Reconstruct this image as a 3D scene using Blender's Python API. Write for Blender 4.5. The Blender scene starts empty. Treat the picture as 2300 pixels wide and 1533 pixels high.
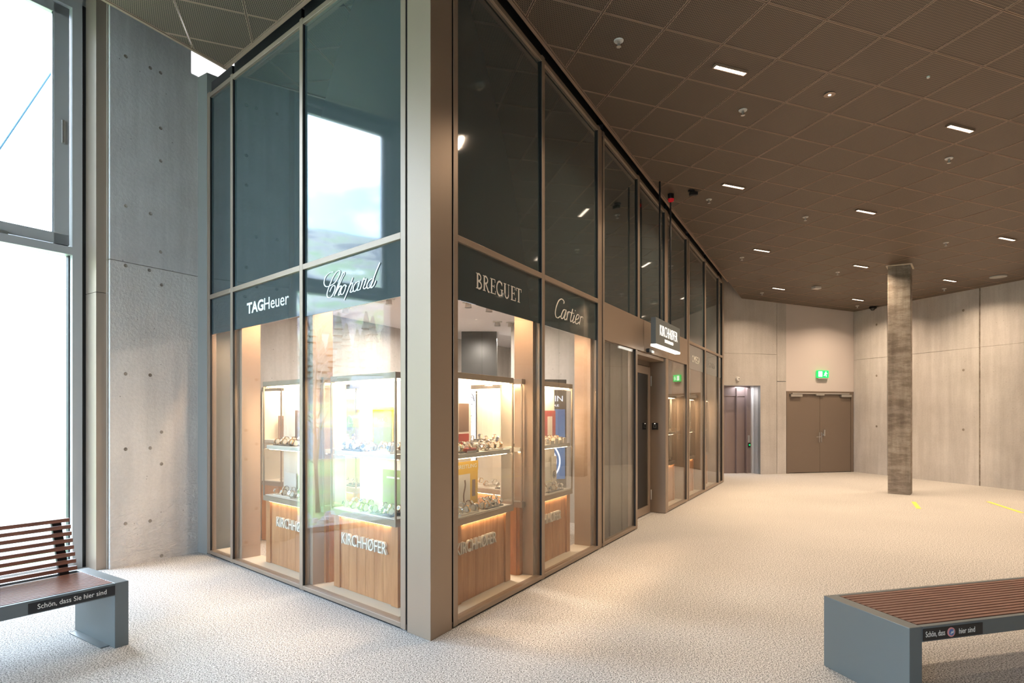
import bpy, math, random
from mathutils import Matrix, Vector
random.seed(7)
S = bpy.context.scene
COL = S.collection
PI = math.pi

# ------------------------------------------------------------------ camera, world, light, exposure
cam_data = bpy.data.cameras.new('camera')
cam = bpy.data.objects.new('camera', cam_data)
COL.objects.link(cam)
cam.location = (0, 0, 1.6)
cam.rotation_euler = (PI/2, 0, 0)
cam_data.sensor_width = 36
cam_data.lens = 36*1361/2300
cam_data.shift_y = (929-766.5)/2300
cam_data.clip_end = 3000
S.camera = cam
S.view_settings.view_transform = 'Standard'
S.view_settings.look = 'None'
S.view_settings.exposure = 0.0
S.view_settings.gamma = 1.0
S.view_settings.use_curve_mapping = False
S.cycles.use_denoising = True
S.cycles.max_bounces = 10
S.cycles.diffuse_bounces = 5
S.cycles.glossy_bounces = 5
S.cycles.transparent_max_bounces = 24
S.cycles.sample_clamp_indirect = 6.0
S.cycles.caustics_reflective = False
S.cycles.caustics_refractive = False

WARM = (1.0, 0.755, 0.53)
SHOPWARM = (1.0, 0.63, 0.37)
SKY_STRENGTH = 26.0
HALL_W = 54.0
CASE_E = 30.0

world = bpy.data.worlds.new('world')
S.world = world
world.use_nodes = True
wn, wl = world.node_tree.nodes, world.node_tree.links
wn.clear()
w_out = wn.new('ShaderNodeOutputWorld')
w_bg = wn.new('ShaderNodeBackground')
w_tc = wn.new('ShaderNodeTexCoord')
w_noise = wn.new('ShaderNodeTexNoise')
w_noise.inputs['Scale'].default_value = 3.2
w_noise.inputs['Detail'].default_value = 6
w_noise.inputs['Roughness'].default_value = .55
w_map = wn.new('ShaderNodeMapping')
w_map.inputs['Scale'].default_value = (1, 1, 2.2)
w_ramp = wn.new('ShaderNodeValToRGB')
w_ramp.color_ramp.elements[0].position = .40
w_ramp.color_ramp.elements[0].color = (.26, .42, .66, 1)
w_ramp.color_ramp.elements[1].position = .62
w_ramp.color_ramp.elements[1].color = (.90, .94, 1.0, 1)
wl.new(w_tc.outputs['Generated'], w_map.inputs['Vector'])
wl.new(w_map.outputs['Vector'], w_noise.inputs['Vector'])
wl.new(w_noise.outputs['Fac'], w_ramp.inputs['Fac'])
wl.new(w_ramp.outputs['Color'], w_bg.inputs['Color'])
w_bg.inputs['Strength'].default_value = SKY_STRENGTH
wl.new(w_bg.outputs['Background'], w_out.inputs['Surface'])

# plan of the building: window line, shopfront corner and facade directions
W0 = Vector((-4.47, 6.32)); WD = Vector((-.547, -.837)).normalized()
CN = Vector((-.574, 4.265)); RD = Vector((.4866, .8737)).normalized(); LD = Vector((-.7383, .6746)).normalized()
RN = Vector((-RD.y, RD.x))                       # into the shop from the long front
LN = Vector((.6746, .7383)).normalized()         # into the shop from the short front
RANG = math.atan2(RD.y, RD.x)
LANG = math.atan2(-LD.y, -LD.x)
BAYS = [(.10, 1.46), (3.0, 4.5), (4.8, 6.3), (6.6, 8.1), (8.4, 9.9), (10.2, 11.7)]

def wpt(t): return W0 + WD*t
for a, b in BAYS:                                # the openings themselves guide the daylight sampling
    m = wpt((a+b)/2)
    ld = bpy.data.lights.new('window_portal', 'AREA')
    ld.shape = 'RECTANGLE'; ld.size = b-a; ld.size_y = 5.5
    ld.cycles.is_portal = True
    lo = bpy.data.objects.new('window_portal', ld); COL.objects.link(lo)
    nrm = Vector((-WD.y, WD.x))                  # (.837,-.547) into the hall
    p = m - nrm*.16
    lo.location = (p.x, p.y, 2.9)
    lo.rotation_euler = Vector((nrm.x, nrm.y, 0)).to_track_quat('-Z', 'Z').to_euler()

ADDED_BACK_BAYS = [(-11.2, -9.6), (-9.3, -7.7), (-7.4, -5.8), (-5.5, -3.9)]  # unseen windows behind the camera, added for more daylight on the short front
for a, b in ADDED_BACK_BAYS:
    ld = bpy.data.lights.new('window_portal', 'AREA')
    ld.shape = 'RECTANGLE'; ld.size = b-a; ld.size_y = 5.5; ld.cycles.is_portal = True
    lo = bpy.data.objects.new('window_portal', ld); COL.objects.link(lo)
    lo.location = ((a+b)/2, -5.16, 2.9); lo.rotation_euler = Vector((0, 1, 0)).to_track_quat('-Z', 'Z').to_euler()

def ceil_z(x, y): return 5.13 - .0589*x - .0093*y
EK = Vector((.57131, .16688)); ER = Vector((-.16617, .56997)); EO = Vector((2.08593, 4.95612))
def grid(k, r):
    p = EO + EK*k + ER*r
    return p.x, p.y, ceil_z(p.x, p.y)
GANG = math.atan2(EK.y, EK.x)
LIGHTS = [(.5, 1.5), (5.5, 1.5), (3.5, 5.5), (7.5, 5.5), (12.5, 5.5), (7.5, 9.5), (11.5, 9.5), (15.5, 9.5), (11.5, 13.5), (15.5, 13.5)]
LIGHTS_BEHIND = [(-2.5, -2.5), (4.5, -2.5), (10.5, -1.5), (16.5, 1.5), (17.5, 5.5), (-8.5, -2.5), (-5.5, -7.5), (3.5, -7.5), (11.5, -6.5)]
for i, (k, r) in enumerate(LIGHTS + LIGHTS_BEHIND):   # the light each fixture gives off
    x, y, z = grid(k, r)
    ld = bpy.data.lights.new('downlight_beam', 'AREA')
    ld.shape = 'RECTANGLE'; ld.size = .33; ld.size_y = .04
    ld.energy = HALL_W if (k, r) in LIGHTS or k > 8 else HALL_W*.2
    ld.color = WARM
    ld.spread = math.radians(140)
    lo = bpy.data.objects.new('downlight_beam', ld); COL.objects.link(lo)
    lo.location = (x, y, z-.03)
    lo.rotation_euler = (0, 0, GANG)

# ------------------------------------------------------------------ materials
def mat(name, base=(.5, .5, .5), rough=.6, metal=0.0, spec=.5, emit=None, estr=0.0, coat=0.0):
    m = bpy.data.materials.new(name); m.use_nodes = True
    b = m.node_tree.nodes['Principled BSDF']
    b.inputs['Base Color'].default_value = (*base, 1)
    b.inputs['Roughness'].default_value = rough
    b.inputs['Metallic'].default_value = metal
    b.inputs['Specular IOR Level'].default_value = spec
    b.inputs['Coat Weight'].default_value = coat
    if emit:
        b.inputs['Emission Color'].default_value = (*emit, 1)
        b.inputs['Emission Strength'].default_value = estr
    return m

def nd(m, kind): return m.node_tree.nodes.new(kind)
def lk(m, a, b): m.node_tree.links.new(a, b)
def bsdf(m): return m.node_tree.nodes['Principled BSDF']

def ramp(m, src, stops):
    r = nd(m, 'ShaderNodeValToRGB')
    while len(r.color_ramp.elements) < len(stops): r.color_ramp.elements.new(.5)
    for e, (p, c) in zip(r.color_ramp.elements, stops):
        e.position = p; e.color = (*c, 1)
    lk(m, src, r.inputs['Fac'])
    return r.outputs['Color']

def noise(m, scale, detail=4, rough=.55, vec=(1, 1, 1), coord='Object', dist=0):
    tc = nd(m, 'ShaderNodeTexCoord'); mp = nd(m, 'ShaderNodeMapping'); n = nd(m, 'ShaderNodeTexNoise')
    mp.inputs['Scale'].default_value = vec
    lk(m, tc.outputs[coord], mp.inputs['Vector']); lk(m, mp.outputs['Vector'], n.inputs['Vector'])
    n.inputs['Scale'].default_value = scale; n.inputs['Detail'].default_value = detail
    n.inputs['Roughness'].default_value = rough; n.inputs['Distortion'].default_value = dist
    return n.outputs['Fac']

def mix(m, fac, a, b, mode='MIX'):
    x = nd(m, 'ShaderNodeMix'); x.data_type = 'RGBA'; x.blend_type = mode
    if isinstance(fac, (int, float)): x.inputs['Factor'].default_value = fac
    else: lk(m, fac, x.inputs['Factor'])
    for i, v in ((6, a), (7, b)):
        if isinstance(v, tuple): x.inputs[i].default_value = (*v, 1)
        else: lk(m, v, x.inputs[i])
    return x.outputs[2]

def bump(m, h, strength, dist):
    b = nd(m, 'ShaderNodeBump'); b.inputs['Strength'].default_value = strength; b.inputs['Distance'].default_value = dist
    lk(m, h, b.inputs['Height']); lk(m, b.outputs['Normal'], bsdf(m).inputs['Normal'])

def concrete(name, c0, c1, streak=.5, pits=True, rough=.75, bstr=.25, seed=0):
    m = mat(name, c0, rough, spec=.35)
    n1 = noise(m, .9, 5, .6)
    n2 = noise(m, 2.2, 6, .6, vec=(3.2, 3.2, .28))
    n3 = noise(m, 30, 3, .6)
    a = ramp(m, n1, [(.35, c0), (.65, c1)])
    b = ramp(m, n2, [(.38, tuple(v*.80 for v in c0)), (.62, (1, 1, 1))])
    c = mix(m, streak, a, b, 'MULTIPLY')
    c = mix(m, .25, c, ramp(m, n3, [(.4, (.8, .8, .8)), (.6, (1, 1, 1))]), 'MULTIPLY')
    if pits:
        tc = nd(m, 'ShaderNodeTexCoord'); v = nd(m, 'ShaderNodeTexVoronoi'); v.inputs['Scale'].default_value = 9
        lk(m, tc.outputs['Object'], v.inputs['Vector'])
        c = mix(m, 1.0, c, ramp(m, v.outputs['Distance'], [(.035, (.45, .42, .4)), (.07, (1, 1, 1))]), 'MULTIPLY')
    lk(m, c, bsdf(m).inputs['Base Color'])
    bump(m, n3, bstr, .01)
    return m

CONC = concrete('concrete_wall', (.54, .51, .48), (.66, .63, .60), .22)
CONC_L = concrete('concrete_pale', (.48, .45, .42), (.58, .55, .52), .15)
CONC_COL = concrete('concrete_column_stained', (.30, .26, .22), (.50, .45, .38), .4, True)
# broad horizontal stains on the column
_m = CONC_COL
_st = noise(_m, 3.0, 5, .7, vec=(.6, .6, 2.2))
_prev = bsdf(_m).inputs['Base Color'].links[0].from_socket
lk(_m, mix(_m, .8, _prev, ramp(_m, _st, [(.42, (.55, .5, .47)), (.58, (1, 1, 1))]), 'MULTIPLY'), bsdf(_m).inputs['Base Color'])
# rough honeycombed patch low on the short concrete wall
CONC_R = concrete('concrete_honeycombed', (.60, .56, .52), (.70, .66, .61), .15)
_m = CONC_R
_b = bsdf(_m).inputs['Normal'].links[0].from_node
_n = noise(_m, 9, 6, .65, vec=(1, 1, 2.0), dist=.6)
_mask = noise(_m, 1.3, 2, .5)
_tc = nd(_m, 'ShaderNodeTexCoord'); _sep = nd(_m, 'ShaderNodeSeparateXYZ'); lk(_m, _tc.outputs['Object'], _sep.inputs[0])
_mr = nd(_m, 'ShaderNodeMapRange'); _mr.inputs[1].default_value = 1.15; _mr.inputs[2].default_value = .25
lk(_m, _sep.outputs['Z'], _mr.inputs[0])
_ml = nd(_m, 'ShaderNodeMath'); _ml.operation = 'MULTIPLY'; lk(_m, _n, _ml.inputs[0]); lk(_m, _mr.outputs[0], _ml.inputs[1])
_ad = nd(_m, 'ShaderNodeMath'); _ad.operation = 'ADD'; lk(_m, _ml.outputs[0], _ad.inputs[0])
_old = _b.inputs['Height'].links[0].from_socket
_s2 = nd(_m, 'ShaderNodeMath'); _s2.operation = 'MULTIPLY'; _s2.inputs[1].default_value = .25; lk(_m, _old, _s2.inputs[0])
lk(_m, _s2.outputs[0], _ad.inputs[1]); lk(_m, _ad.outputs[0], _b.inputs['Height'])
_b.inputs['Strength'].default_value = .8; _b.inputs['Distance'].default_value = .03

PLASTER = mat('painted_plaster', (.62, .56, .53), .8)
WHITE = mat('white_paint', (.78, .77, .75), .7)
BRONZE = mat('bronze_anodised', (.36, .28, .215), .42, metal=.5)
BRONZE_D = mat('bronze_door', (.20, .155, .12), .5, metal=.2)
LIFT = mat('lift_metal', (.26, .20, .19), .45, metal=.3)
GASKET = mat('black_gasket', (.012, .012, .012), .5)
STEELP = mat('window_grey', (.50, .50, .49), .4, metal=.3)
FILLER = mat('grey_joint_filler', (.22, .22, .205), .85)
PLENUM = mat('plenum_black', (.01, .01, .01), .9)
ANTH = mat('anthracite_powdercoat', (.125, .145, .15), .38, metal=.1, spec=.6)
CHROME = mat('brushed_steel', (.62, .60, .57), .3, metal=.9)
BLACK = mat('black_plastic', (.012, .012, .013), .35)
WPLAST = mat('white_plastic', (.75, .73, .70), .45)
LETTER = mat('letter_cream', (.82, .79, .72), .5)
LETTERW = mat('letter_white', (.80, .86, .86), .5)
LETTERG = mat('letter_grey', (.42, .42, .40), .5)
SPAND = mat('enamelled_dark_glass', (.046, .066, .070), .05, spec=.5, coat=.5)
TAPE = mat('yellow_tape', (.85, .72, .12), .6)
RED = mat('red_lens', (.45, .01, .02), .2, emit=(1, .02, .03), estr=.15)
NIGHT = mat('dark_tinted_glass', (.012, .012, .012), .06, spec=.5)
SHOPCEIL = mat('shop_ceiling_white', (.88, .84, .87), .8)
LEDGE = mat('pale_ledge', (.70, .62, .50), .7)
POSTM = mat('beige_inner_post', (.46, .33, .24), .6)
DARKBOX = mat('dark_grey_panel', (.05, .052, .052), .25)
CASEWHITE = mat('case_cream_lining', (.80, .74, .64), .6)
BLK_TRAY = mat('black_tray', (.03, .028, .026), .4)
GOLD = mat('gold_case', (.80, .52, .26), .25, metal=.9)
SILV = mat('silver_case', (.70, .68, .64), .22, metal=.9)
DIALW = mat('watch_dial_white', (.75, .73, .68), .4)
DIALK = mat('watch_dial_dark', (.04, .05, .09), .3)
STRAPB = mat('strap_brown', (.16, .07, .035), .6)
CUSH = mat('cushion_cream', (.82, .76, .66), .8)
YELLOW = mat('yellow_display', (.75, .46, .03), .5)
REDP = mat('red_display', (.38, .035, .03), .5)
GREENP = mat('olive_display', (.30, .33, .12), .5)
BROWNP = mat('brown_print', (.20, .12, .09), .5)
CARDW = mat('white_card', (.80, .76, .70), .6)
INK = mat('dark_ink', (.03, .025, .02), .6)
EMW = mat('warm_led', (1, .8, .6), .5, emit=(1.0, .74, .47), estr=CASE_E)
EML = mat('lamp_cell', (1, .9, .8), .5, emit=(1.0, .84, .66), estr=9)
EMT = mat('sign_letter_light', (1, 1, 1), .5, emit=(1.0, .97, .90), estr=1.0)
VEST = mat('vestibule_lining', (.20, .165, .14), .6)
DARKWALL = mat('dark_shop_wall', (.07, .058, .05), .7)
EMS = mat('sign_light', (1, 1, 1), .5, emit=(1.0, .93, .82), estr=3)
EMG = mat('exit_green', (.0, .6, .1), .5, emit=(.02, .85, .16), estr=1.0)
EMGW = mat('exit_white', (1, 1, 1), .5, emit=(.85, 1.0, .88), estr=1.6)
EMB = mat('lightbox_blue', (.02, .1, .3), .5, emit=(.02, .13, .33), estr=.9)
EMBW = mat('lightbox_pale', (.8, .85, 1), .5, emit=(.78, .86, 1.0), estr=1.6)
EMLED = mat('green_led', (0, 1, .2), .5, emit=(0, 1, .15), estr=2)

def thin_glass(name, base_r, tint=(1, 1, 1), power=4.0):
    m = bpy.data.materials.new(name); m.use_nodes = True
    n = m.node_tree.nodes; n.clear()
    o = n.new('ShaderNodeOutputMaterial'); t = n.new('ShaderNodeBsdfTransparent'); g = n.new('ShaderNodeBsdfGlossy')
    mx = n.new('ShaderNodeMixShader'); lw = n.new('ShaderNodeLayerWeight'); lw.inputs['Blend'].default_value = .5
    p = n.new('ShaderNodeMath'); p.operation = 'POWER'; p.inputs[1].default_value = power
    a = n.new('ShaderNodeMath'); a.operation = 'MULTIPLY_ADD'; a.inputs[1].default_value = 1-base_r; a.inputs[2].default_value = base_r
    t.inputs['Color'].default_value = (*tint, 1); g.inputs['Roughness'].default_value = 0.0
    L = m.node_tree.links
    L.new(lw.outputs['Facing'], p.inputs[0]); L.new(p.outputs[0], a.inputs[0]); L.new(a.outputs[0], mx.inputs['Fac'])
    L.new(t.outputs[0], mx.inputs[1]); L.new(g.outputs[0], mx.inputs[2]); L.new(mx.outputs[0], o.inputs['Surface'])
    return m
GLASS = thin_glass('insulating_glass', .035, (.97, .985, .98), 4.6)
CASEGLASS = thin_glass('case_glass', .03)

# carpet: fine loop pile, salt and pepper
CARPET = mat('carpet_pile', (.5, .48, .45), .95, spec=.1)
_n1 = noise(CARPET, 115, 2, .6); _n2 = noise(CARPET, 48, 3, .6); _n3 = noise(CARPET, .6, 3, .5)
_c = ramp(CARPET, _n1, [(.38, (.13, .12, .11)), (.49, (.55, .525, .49)), (.62, (.84, .81, .77))])
_c = mix(CARPET, .5, _c, ramp(CARPET, _n2, [(.38, (.62, .6, .58)), (.58, (1, 1, 1))]), 'MULTIPLY')
_c = mix(CARPET, .5, _c, ramp(CARPET, _n3, [(.4, (.9, .9, .9)), (.6, (1, 1, 1))]), 'MULTIPLY')
lk(CARPET, _c, bsdf(CARPET).inputs['Base Color'])
bump(CARPET, _n1, .08, .003)
SHOPFLOOR = mat('shop_carpet_grey', (.45, .44, .43), .9)
_n1 = noise(SHOPFLOOR, 90, 2, .6)
lk(SHOPFLOOR, ramp(SHOPFLOOR, _n1, [(.4, (.34, .33, .32)), (.6, (.58, .56, .54))]), bsdf(SHOPFLOOR).inputs['Base Color'])

# expanded metal ceiling tile: openings between slanting strands
MESH = mat('expanded_metal', (.1, .07, .05), .5, metal=.2)
tc = nd(MESH, 'ShaderNodeTexCoord')
_mp = nd(MESH, 'ShaderNodeMapping'); lk(MESH, tc.outputs['Object'], _mp.inputs['Vector'])
_s = nd(MESH, 'ShaderNodeSeparateXYZ'); lk(MESH, _mp.outputs['Vector'], _s.inputs[0])
def _lin(m, sx, sy, kx, ky):
    a = nd(m, 'ShaderNodeMath'); a.operation = 'MULTIPLY'; a.inputs[1].default_value = kx; lk(m, sx, a.inputs[0])
    b = nd(m, 'ShaderNodeMath'); b.operation = 'MULTIPLY_ADD'; b.inputs[1].default_value = ky; lk(m, sy, b.inputs[0]); lk(m, a.outputs[0], b.inputs[2])
    c = nd(m, 'ShaderNodeMath'); c.operation = 'PINGPONG'; c.inputs[1].default_value = .5; lk(m, b.outputs[0], c.inputs[0])
    return c.outputs[0]
_k1 = _lin(MESH, _s.outputs['X'], _s.outputs['Y'], 66, 20)
_k2 = _lin(MESH, _s.outputs['X'], _s.outputs['Y'], 66, -20)
_mn = nd(MESH, 'ShaderNodeMath'); _mn.operation = 'MINIMUM'; lk(MESH, _k1, _mn.inputs[0]); lk(MESH, _k2, _mn.inputs[1])
_mc = ramp(MESH, _mn.outputs[0], [(.07, (.27, .20, .15)), (.20, (.022, .017, .013))])
lk(MESH, _mc, bsdf(MESH).inputs['Base Color'])
TRIM = mat('ceiling_edge_brown', (.34, .24, .18), .45, metal=.2)

def wood(name, c0, c1, vec, scale=3.0, rough=.45):
    m = mat(name, c0, rough)
    n = noise(m, scale, 5, .6, vec=vec, dist=1.2)
    lk(m, ramp(m, n, [(.35, c0), (.65, c1)]), bsdf(m).inputs['Base Color'])
    return m
OAK = wood('oak_boards', (.42, .175, .065), (.56, .27, .115), (4, 4, .5))
SLAT = wood('hardwood_slats', (.14, .055, .035), (.24, .10, .065), (.5, 8, 8))

# ------------------------------------------------------------------ mesh helpers
class MB:
    def __init__(s): s.v, s.f, s.m, s.k = [], [], [], 0
    def quad(s, pts, mi=None):
        n = len(s.v); s.v += [tuple(p) for p in pts]; s.f.append(tuple(range(n, n+len(pts)))); s.m.append(s.k if mi is None else mi)
        return s
    def box(s, x0, x1, y0, y1, z0, z1, mi=None, b=0.0):
        if x0 > x1: x0, x1 = x1, x0
        if y0 > y1: y0, y1 = y1, y0
        if z0 > z1: z0, z1 = z1, z0
        n = len(s.v)
        s.v += [(x, y, z) for z in (z0, z1) for y in (y0, y1) for x in (x0, x1)]
        for q in ((0, 2, 3, 1), (4, 5, 7, 6), (0, 1, 5, 4), (2, 6, 7, 3), (0, 4, 6, 2), (1, 3, 7, 5)):
            s.f.append(tuple(n+i for i in q)); s.m.append(s.k if mi is None else mi)
        return s
    def prism(s, poly, z0, z1, mi=None):        # poly: ccw (x,y); z0/z1 number or function
        n = len(s.v); N = len(poly)
        a = (lambda x, y: z0) if not callable(z0) else z0
        b = (lambda x, y: z1) if not callable(z1) else z1
        s.v += [(x, y, a(x, y)) for x, y in poly] + [(x, y, b(x, y)) for x, y in poly]
        s.f.append(tuple(n+i for i in reversed(range(N)))); s.f.append(tuple(n+N+i for i in range(N)))
        for i in range(N):
            j = (i+1) % N; s.f.append((n+i, n+j, n+N+j, n+N+i))
        s.m += [s.k if mi is None else mi]*(N+2)
        return s
    def loft(s, rings, mi=None, cap=True, closed=False):
        n = len(s.v); N = len(rings[0])
        for r in rings: s.v += [tuple(p) for p in r]
        R = len(rings)
        for i in range(R if closed else R-1):
            for j in range(N):
                a, b = n+i*N+j, n+i*N+(j+1) % N
                c, d = n+((i+1) % R)*N+(j+1) % N, n+((i+1) % R)*N+j
                s.f.append((a, b, c, d)); s.m.append(s.k if mi is None else mi)
        if cap and not closed:
            s.f.append(tuple(n+j for j in reversed(range(N)))); s.f.append(tuple(n+(R-1)*N+j for j in range(N)))
            s.m += [s.k if mi is None else mi]*2
        return s
    def cyl(s, c, r, h, axis='Z', n=16, r2=None, mi=None):
        r2 = r if r2 is None else r2
        def ring(rr, t):
            out = []
            for i in range(n):
                a = 2*PI*i/n; u, v = rr*math.cos(a), rr*math.sin(a)
                out.append({'Z': (c[0]+u, c[1]+v, c[2]+t), 'Y': (c[0]+v, c[1]+t, c[2]+u), 'X': (c[0]+t, c[1]+u, c[2]+v)}[axis])
            return out
        return s.loft([ring(r, 0), ring(r2, h)], mi)
    def tube(s, pts, r, n=8, mi=None, taper=None):
        rings = []
        P = [Vector(p) for p in pts]
        for i, p in enumerate(P):
            t = (P[min(i+1, len(P)-1)]-P[max(i-1, 0)]).normalized()
            u = t.cross(Vector((0, 0, 1))); u = u.normalized() if u.length > .01 else Vector((1, 0, 0)); w = t.cross(u)
            rr = r if taper is None else r*(1-(1-taper)*i/(len(P)-1))
            rings.append([p+u*rr*math.cos(2*PI*j/n)+w*rr*math.sin(2*PI*j/n) for j in range(n)])
        return s.loft(rings, mi)
    def mesh(s, name, mats):
        me = bpy.data.meshes.new(name)
        me.from_pydata(s.v, [], s.f)
        for m in (mats if isinstance(mats, (list, tuple)) else [mats]): me.materials.append(m)
        me.polygons.foreach_set('material_index', s.m)
        me.update()
        return me
    def build(s, name, mats, parent=None, loc=None, rz=0, bevel=0, smooth=False):
        me = s.mesh(name, mats)
        if smooth: me.polygons.foreach_set('use_smooth', [True]*len(me.polygons))
        o = bpy.data.objects.new(name, me); COL.objects.link(o)
        if parent: o.parent = parent
        if loc: o.location = loc
        if rz: o.rotation_euler = (0, 0, rz)
        if bevel:
            md = o.modifiers.new('bevel', 'BEVEL'); md.width = bevel; md.segments = 2; md.limit_method = 'ANGLE'
        return o

def put(name, me, parent=None, loc=(0, 0, 0), rot=(0, 0, 0)):
    o = bpy.data.objects.new(name, me); COL.objects.link(o); o.parent = parent; o.location = loc; o.rotation_euler = rot
    return o

def tag(o, label=None, cat=None, group=None, kind=None):
    if label: o['label'] = label
    if cat: o['category'] = cat
    if group: o['group'] = group
    if kind: o['kind'] = kind
    return o

def thing(name, label, cat, loc=(0, 0, 0), rz=0, group=None):
    o = bpy.data.objects.new(name, None); COL.objects.link(o)
    o.empty_display_size = .1
    o.location = loc; o.rotation_euler = (0, 0, rz)
    return tag(o, label, cat, group)

def struct(name, loc=(0, 0, 0), rz=0, label=None):
    o = bpy.data.objects.new(name, None); COL.objects.link(o)
    o.location = loc; o.rotation_euler = (0, 0, rz); o['kind'] = 'structure'
    if label: o['label'] = label
    return o

def copy_tree(o, parent=None):
    c = o.copy(); COL.objects.link(c); c.parent = parent
    for ch in list(o.children): copy_tree(ch, c)
    return c

def text_mesh(body, w, h, depth, bold=0.0, shear=0.0, spacing=1.0):
    """lettering in the local XZ plane, facing -Y, centred on the origin, w wide and h high"""
    cu = bpy.data.curves.new('lettering', 'FONT'); cu.body = body; cu.extrude = 0; cu.offset = bold; cu.shear = shear
    cu.space_character = spacing; cu.resolution_u = 3
    o = bpy.data.objects.new('t', cu); COL.objects.link(o)
    dg = bpy.context.evaluated_depsgraph_get(); dg.update()
    src = bpy.data.meshes.new_from_object(o.evaluated_get(dg))
    vs = [v.co.copy() for v in src.vertices]; fs = [tuple(p.vertices) for p in src.polygons]
    bpy.data.objects.remove(o); bpy.data.curves.remove(cu); bpy.data.meshes.remove(src)
    x0, x1 = min(v.x for v in vs), max(v.x for v in vs); y0, y1 = min(v.y for v in vs), max(v.y for v in vs)
    sx = w/(x1-x0); sy = sx if h is None else h/(y1-y0)
    mb = MB(); n = len(vs)
    F = [((v.x-(x0+x1)/2)*sx, (v.y-(y0+y1)/2)*sy) for v in vs]
    mb.v = [(x, -depth, z) for x, z in F] + [(x, 0, z) for x, z in F]
    edges = {}
    for f in fs:
        for i in range(len(f)):
            a, b = f[i], f[(i+1) % len(f)]
            edges[(a, b)] = 1
    mb.f = [tuple(f) for f in fs]
    for (a, b) in edges:
        if (b, a) not in edges: mb.f.append((b, a, a+n, b+n))
    mb.m = [0]*len(mb.f)
    return mb

def smooth_line(pts, sub=6):
    out = []
    P = [pts[0]] + list(pts) + [pts[-1]]
    for i in range(1, len(P)-2):
        p0, p1, p2, p3 = P[i-1], P[i], P[i+1], P[i+2]
        for k in range(sub):
            t = k/sub
            out.append(tuple(.5*((2*p1[j])+(-p0[j]+p2[j])*t+(2*p0[j]-5*p1[j]+4*p2[j]-p3[j])*t*t+(-p0[j]+3*p1[j]-3*p2[j]+p3[j])*t**3) for j in (0, 1)))
    out.append(tuple(pts[-1]))
    return out

def ribbon(mb, pts, wid, y=-.003, taper=False, smooth=True):
    P = smooth_line(pts) if smooth and len(pts) > 2 else list(pts)
    L, Rr = [], []
    for i, p in enumerate(P):
        a, b = P[max(i-1, 0)], P[min(i+1, len(P)-1)]
        dx, dz = b[0]-a[0], b[1]-a[1]; n = math.hypot(dx, dz) or 1
        # broad-nib pen: heavier on the down strokes
        ww = wid if not taper else wid*(.45+.75*abs(dz/n))
        L.append((p[0]-dz/n*ww/2, p[1]+dx/n*ww/2)); Rr.append((p[0]+dz/n*ww/2, p[1]-dx/n*ww/2))
    for i in range(len(P)-1):
        mb.quad([(Rr[i][0], y, Rr[i][1]), (Rr[i+1][0], y, Rr[i+1][1]), (L[i+1][0], y, L[i+1][1]), (L[i][0], y, L[i][1])])
    return mb

def arc(cx, cz, rx, rz, a0, a1, n=12):
    return [(cx+rx*math.cos(math.radians(a0+(a1-a0)*i/n)), cz+rz*math.sin(math.radians(a0+(a1-a0)*i/n))) for i in range(n+1)]

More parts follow.
